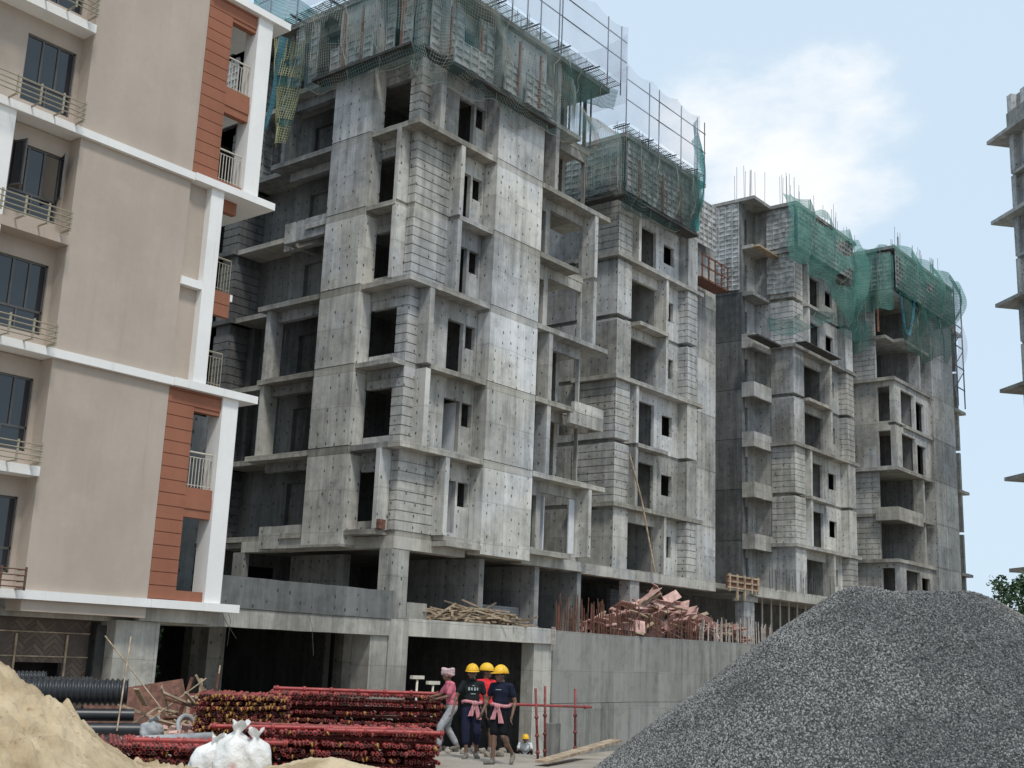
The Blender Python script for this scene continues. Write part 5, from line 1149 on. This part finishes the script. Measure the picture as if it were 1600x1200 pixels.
# front walker, dark navy tee, shorts
person('worker in navy tee and black shorts with pink waist towel, nearest the camera', (17.62, 14.20, .0), R(-20),
       joints(head=V3(-.02, -.03, 1.555), elL=V3(-.27, .05, 1.12), wrL=V3(-.33, -.08, .89), elR=V3(.26, .03, 1.10), wrR=V3(.25, -.08, .86), hpL=V3(-.09, 0, .88), knL=V3(-.07, -.10, .48), anL=V3(-.07, -.14, .09), toL=V3(-.15, -.28, .035), knR=V3(.10, -.08, .49), anR=V3(.19, .20, .17), toR=V3(.21, .10, .045)),
       'f_navy', 'f_black', .78, towel=-.02, headturn=R(-38), logo=[(-.02, .06, .11, .012)])
person('worker in charcoal printed tee and cropped navy trousers, yellow helmet', (18.0, 15.22, .0), R(10),
       joints(head=V3(-.02, -.03, 1.555), elL=V3(-.29, .04, 1.13), wrL=V3(-.36, -.03, .89), elR=V3(.25, .03, 1.10), wrR=V3(.27, -.04, .86), knL=V3(-.10, -.05, .48), anL=V3(-.08, -.10, .09), toL=V3(-.15, -.24, .03), knR=V3(.11, -.06, .49), anR=V3(.14, .12, .10), toR=V3(.16, -.02, .03)),
       'f_char', 'f_navy2', 1.45, towel=.04, headturn=R(-10), beard=True, logo=[(-.08, .03, .035, .06), (-.03, .03, .03, .05), (.03, .03, .035, .06), (.08, .03, .025, .05), (0, .09, .05, .012), (0, -.06, .09, .014)])
person('worker in red tee half hidden behind the nearest worker', (19.4, 16.05, .0), R(25),
       joints(elL=V3(-.25, .0, 1.10), wrL=V3(-.16, -.13, .88), knL=V3(-.12, -.04, .48), anL=V3(-.20, .06, .10), toL=V3(-.25, -.07, .035), knR=V3(.10, -.10, .5), anR=V3(.12, -.06, .09), toR=V3(.12, -.2, .03)),
       'f_red', 'f_black', .85, headturn=R(60))
person('worker in pink shirt and grey jeans with a scarf round the head', (19.05, 16.7, .0), R(-72),
       joints(pelvis=V3(0, .05, .90), chest=V3(0, 0, 1.22), neck=V3(0, -.05, 1.42), head=V3(0, -.08, 1.52), shL=V3(-.17, -.01, 1.34), elL=V3(-.19, -.16, 1.12), wrL=V3(-.10, -.38, 1.08), shR=V3(.17, -.01, 1.34), elR=V3(.20, -.10, 1.10), wrR=V3(.14, -.34, 1.04), hpL=V3(-.09, .05, .86), knL=V3(-.09, -.02, .47), anL=V3(-.09, .22, .12), toL=V3(-.09, .10, .03), hpR=V3(.09, .05, .86), knR=V3(.09, -.20, .48), anR=V3(.09, -.22, .09), toR=V3(.09, -.38, .03)),
       'f_pink', 'f_grey', 1.85, head='scarf', sleeve=.7, sc=.97)
person('worker crouching in the basement opening in pale shirt and yellow helmet', (34.5, 26.65, gz(34.5, 26.65)-.02), R(0),
       joints(pelvis=V3(0, .15, .30), chest=V3(0, -.02, .60), neck=V3(0, -.10, .79), head=V3(0, -.17, .88), shL=V3(-.19, -.04, .72), elL=V3(-.26, -.18, .50), wrL=V3(-.12, -.36, .38), shR=V3(.19, -.04, .72), elR=V3(.26, -.18, .50), wrR=V3(.12, -.36, .38), hpL=V3(-.10, .12, .26), knL=V3(-.20, -.24, .47), anL=V3(-.16, -.08, .09), toL=V3(-.18, -.24, .035), hpR=V3(.10, .12, .26), knR=V3(.20, -.24, .47), anR=V3(.16, -.08, .09), toR=V3(.18, -.24, .035)),
       'f_white', 'f_black', 1.7)

# ================================================================== PLANTS
k = MT('leaf_green'); c = k.mix(k.rng(k.noise(3, 3), .35, .65), (.022, .055, .02), (.05, .10, .035)); k.col(c); k.rough(.6); M['leaf'] = k.m
def leaves(q, c, rad, n, size, r):
    for i in range(n):
        v = Vector((r.gauss(0, 1), r.gauss(0, 1), r.gauss(0, 1))).normalized()*(r.random()**.4); p = Vector((c[0]+v.x*rad[0], c[1]+v.y*rad[1], c[2]+v.z*rad[2]))
        a = Vector((r.gauss(0, 1), r.gauss(0, 1), r.gauss(0, .6))).normalized(); b_ = a.cross(Vector((r.gauss(0, 1), r.gauss(0, 1), r.gauss(0, 1)))).normalized(); s = size*r.uniform(.6, 1.3)
        q.add([p-a*s, p+b_*s*.5, p+a*s, p-b_*s*.5], [(0, 1, 2, 3)])
r = random.Random(12); iv = thing('vine', 'green leafy vine climbing the column edge by the dark opening', 'plant', (20.1, 28.7, 0))
q = MB()
for i in range(16): leaves(q, (20.05+r.uniform(-.12, .2), 28.55+r.uniform(-.1, .1), .1+2.25*i/15), (.22+.1*(i < 6), .2, .2), 34, .075, r)
part('foliage', q, 'leaf', iv); part('stem', MB().tube([(20.05, 28.7, -.2), (20.1, 28.65, 1.2), (20.0, 28.6, 2.4)], .02, 5), 'wood', iv)
tr = thing('tree', 'leafy green tree at the right edge beyond the gravel pile', 'tree', (68.9, 18.6, -1.75))
q = MB(); q.tube([(68.75, 18.9, -2), (68.5, 18.8, 2), (68.75, 18.7, 5)], .3, 9, r1=.12)
for i in range(7): a = i*.9; q.tube([(68.75, 18.8, 3.2+.35*i), (68.75+1.5*math.cos(a), 18.8+1.5*math.sin(a), 5.2+.3*i)], .08, 5, r1=.02)
part('trunk', q, 'wood', tr)
q = MB()
for i in range(46):
    a = r.random()*6.28; rad = 1.9*r.random()**.6; leaves(q, (68.75+rad*math.cos(a), 18.8+rad*math.sin(a), 5.6+2.1*r.uniform(-1, .85)*(1-.25*rad/2.3)), (.62, .62, .45), 95, .13, r)
part('crown', q, 'leaf', tr)
